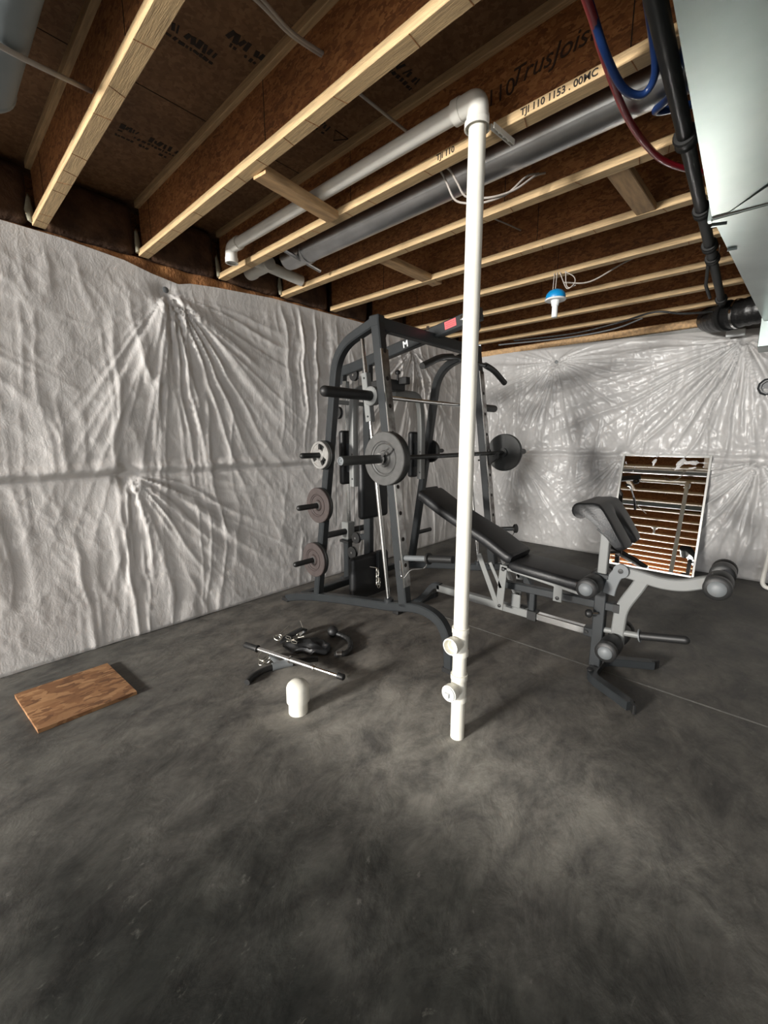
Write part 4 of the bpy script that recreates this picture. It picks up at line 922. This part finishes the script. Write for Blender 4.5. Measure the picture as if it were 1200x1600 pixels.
for (x, z), nm in (((-.630,.532),'upper'),((-.512,.222),'lower'),((-.108,.664),'far')):
    bm = NB(); tube(bm, [(x,yb-.20,z),(x,yb+.20,z)], .011, 12); ro = obj('roller_rod', bm, M_char, be, smooth=40)
    for s in (-1,1):
        y0_, y1_ = yb+s*.045, yb+s*.195
        bm = NB(); L = abs(y1_-y0_); lathe(bm, (x,y0_,z), (0,s,0), [(0,0),(0,.040),(.008,.051),(.05,.053),(L*.62,.050),(L*.68,.046),(L*.74,.052),(L-.008,.052),(L,.042),(L,0)], 28); rf = obj('foam_roller', bm, M_rub, ro, smooth=45)
        bm = NB(); lathe(bm, (x,y1_-s*.002,z), (0,s,0), [(0,0),(0,.034),(.004,.034),(.012,.026),(.016,.012),(.017,0)], 24); obj('roller_cap', bm, M_capgrey, rf, smooth=40)
bm = NB(); tube(bm, [(-.575,yb,.262),(-.405,yb,.283)], .0155, 16); pg = obj('plate_peg', bm, M_greypaint, be, smooth=40)
bm = NB(); lathe(bm, (-.405,yb,.283), (1,0,.215), [(0,0),(0,.034),(.006,.034),(.007,0)], 24); obj('flange', bm, M_capgrey, pg, smooth=40)
bm = NB(); lathe(bm, (-.400,yb,.284), (1,0,.215), capsule_prof(.215,.0215,5,False), 20); obj('rubber_sleeve', bm, M_rub, pg, smooth=40)
bm = NB(); tube(bm, [(-.602,yb-.045,.362),(-.622,yb-.06,.362)], .008, 10); kn = obj('knob_stem', bm, M_chrome, be)
bm = NB(); lathe(bm, (-.625,yb-.066,.362), (-.8,-.6,0), [(-.004,0),(0,.016),(.008,.023),(.020,.023),(.030,.016),(.033,0)], 16); obj('ball_knob', bm, M_rub, kn, smooth=40)
bm = NB(); lathe(bm, (-1.035,yb,.257), (0,0,1), [(0,0),(0,.012),(.006,.012),(.008,.024),(.014,.026),(.018,.020),(.019,0)], 16); obj('adjust_knob', bm, M_rub, be, smooth=40)

# ------------------------------------------------------------------ cable attachments on the floor
sb = thing('straight_bar', (-1.9,1.30,.05), 'straight chrome cable bar with black ends lying on the concrete', 'bar')
A = Vector((-2.215,1.180,.070)); B = Vector((-1.575,1.385,.030)); D = (B-A).normalized(); LL = (B-A).length
bm = NB(); tube(bm, [A+D*.08,B-D*.02], .0125, 18); obj('shaft', bm, M_chrome, sb, smooth=40)
bm = NB(); lathe(bm, A-D*.012, D, [(0,0),(.004,.014),(.010,.0175),(.095,.0175),(.098,.022),(.104,.022),(.106,.012)], 20); obj('rubber_grip', bm, M_rub, sb, smooth=40)
bm = NB(); lathe(bm, B-D*.028, D, [(0,.0125),(0,.0175),(.036,.0175),(.042,.012),(.044,0)], 20); obj('end_cap', bm, M_rub, sb, smooth=40)
bm = NB(); lathe(bm, A+D*.330, D, [(0,.0125),(0,.0155),(.165,.0155),(.165,.0125)], 20); obj('swivel_sleeve', bm, M_plate_ch, sb, smooth=40)
for k in (.325,.490):
    bm = NB(); lathe(bm, A+D*k, D, [(0,.012),(0,.021),(.008,.021),(.008,.012)], 22); obj('ring', bm, M_chrome, sb, smooth=40)

cb = thing('curved_handle_bar', (-1.93,1.15,.02), 'black gripped bent bar with grey sleeve lying under the chrome bar', 'bar')
bm = NB(); pth = smooth_curve([(-1.925,1.020,.018),(-1.955,1.080,.018),(-1.962,1.150,.019),(-1.945,1.230,.020),(-1.905,1.32,.020),(-1.84,1.43,.018)], 6); tube(bm, pth, .0165, 14); obj('rubber_grip', bm, M_rub, cb, smooth=50)
bm = NB(); tube(bm, smooth_curve([(-1.955,1.195,.021),(-1.935,1.25,.022),(-1.912,1.300,.022)], 4), .0225, 18); obj('grey_sleeve', bm, M_capgrey, cb, smooth=50)
bm = NB(); sweep(bm, smooth_curve([(-1.95,1.225,.040),(-2.01,1.240,.036),(-2.07,1.262,.020)], 5), rect_prof(.034,.006,.002), side=(.3,1,0)); obj('strap_tail', bm, M_capgrey, cb, smooth=50)

st = NB(); bmesh.ops.create_icosphere(st, subdivisions=4, radius=1.0)
for v in st.verts:
    p = v.co.copy(); q = Vector((p.x*.155, p.y*.085, max(p.z,-.5)*.034))
    q += Vector(mnoise.noise_vector(p*2.1))*.022; q.z = max(q.z, -.016)+ .006*math.sin(p.x*9+p.y*5)
    v.co = Matrix.Rotation(.55,3,'Z') @ q
    v.co += Vector((-2.005,1.475,.0235))
cu_ = tag(obj('leather_cuff', st, M_vinyl, smooth=60), 'crumpled black ankle cuff heap on the floor behind the chrome bar', 'strap')
bm = NB(); sweep(bm, smooth_curve([(-2.13,1.36,.05),(-2.11,1.43,.075),(-2.12,1.52,.080),(-2.17,1.58,.045),(-2.20,1.56,.012)], 6), rect_prof(.045,.008,.003), side=(1,.2,0)); tag(obj('web_strap', bm, M_vinyl, smooth=50), 'small black strap arched over the cuff heap beside the metal clips', 'strap')

def ring_of(c, r, w_, nrm, n=18):
    c = Vector(c); nrm = Vector(nrm).normalized(); s = nrm.orthogonal().normalized(); q = nrm.cross(s)
    bm = NB(); tube(bm, [c+(s*math.cos(2*PI*k/n)+q*math.sin(2*PI*k/n))*r for k in range(n)], w_, 6, closed=True); return bm
cl = thing('spring_clips', (-2.12,1.42,.08), 'tangle of chrome spring hooks and chain on the black cuff', 'clips')
obj('coil_ring', ring_of((-2.135,1.350,.078), .024, .0028, (.5,.3,.8)), M_brass, cl, smooth=60)
obj('coil_ring', ring_of((-2.125,1.352,.085), .022, .0028, (.3,-.2,.9)), M_brass, cl, smooth=60)
for a,b_ in (((-2.115,1.36,.085),(-2.12,1.49,.100)),((-2.15,1.36,.08),(-2.17,1.46,.11)),((-2.17,1.55,.115),(-2.12,1.535,.085))):
    bm = NB(); tube(bm, [a,b_], .003, 8); obj('hook_shank', bm, M_brass, cl, smooth=60)
for k,(c,d) in enumerate((((-2.05,1.43,.075),(.2,1,0)),((-2.03,1.40,.070),(1,.4,0)),((-2.06,1.39,.072),(.5,1,0)),((-2.07,1.47,.085),(.1,1,.2)),((-2.04,1.46,.078),(1,1,0)),((-2.09,1.40,.078),(1,.2,0)))):
    bm = NB(); link(bm, c, d, (.3,.1,1) if k%2 else (1,-.3,.1), L=.040, W=.018, r=.0028); obj('link', bm, M_brass, cl, smooth=60)
cl2 = thing('snap_ring', (-2.08,1.23,.02), 'pair of chrome rings lying left of the grey sleeve', 'ring')
obj('ring_loop', ring_of((-2.10,1.225,.022), .028, .0032, (.3,-.5,.8)), M_brass, cl2, smooth=60)
obj('ring_loop', ring_of((-2.035,1.225,.020), .022, .0032, (-.4,-.5,.8)), M_brass, cl2, smooth=60)
obj('ring_loop', ring_of((-2.045,1.180,.016), .016, .0032, (.1,-.3,.9)), M_brass, cl2, smooth=60)

tr = thing('pull_rope', (-1.85,1.65,.02), 'black curved pull rope with ball end lying behind the chrome bar', 'rope')
pth = smooth_curve([(-2.015,1.705,.028),(-1.95,1.725,.018),(-1.875,1.715,.018),(-1.80,1.655,.018),(-1.765,1.585,.020),(-1.80,1.525,.020)], 8)
bm = NB(); tube(bm, pth, .0165, 14, scales=[1+.08*math.sin(i*1.7) for i in range(len(pth))]); obj('rope', bm, M_rub, tr, smooth=60)
bm = NB(); bmesh.ops.create_uvsphere(bm, u_segments=20, v_segments=12, radius=.036, matrix=Matrix.Translation((-2.02,1.70,.036))); obj('ball_end', bm, M_rub, tr, smooth=60)
bm = NB(); lathe(bm, (-1.775,1.560,.022), (-.6,-.7,0), [(0,0),(0,.019),(.030,.019),(.038,.012),(.038,0)], 16); obj('metal_ferrule', bm, M_plate_ch, tr, smooth=40)

# ------------------------------------------------------------------ groups of look-alikes
for o in list(S.objects):
    if 'label' not in o: continue
    k = o.name.split('.')[0]
    if k == 'weight_plate':
        o['group'] = 'weight plates on the barbell' if 'barbell' in o['label'] else 'weight plates stored on the rack'
    elif k == 'electrical_cable': o['group'] = 'electrical cables along the ceiling'
    elif k == 'blue_tube': o['group'] = 'blue water tubing beside the black pipe'
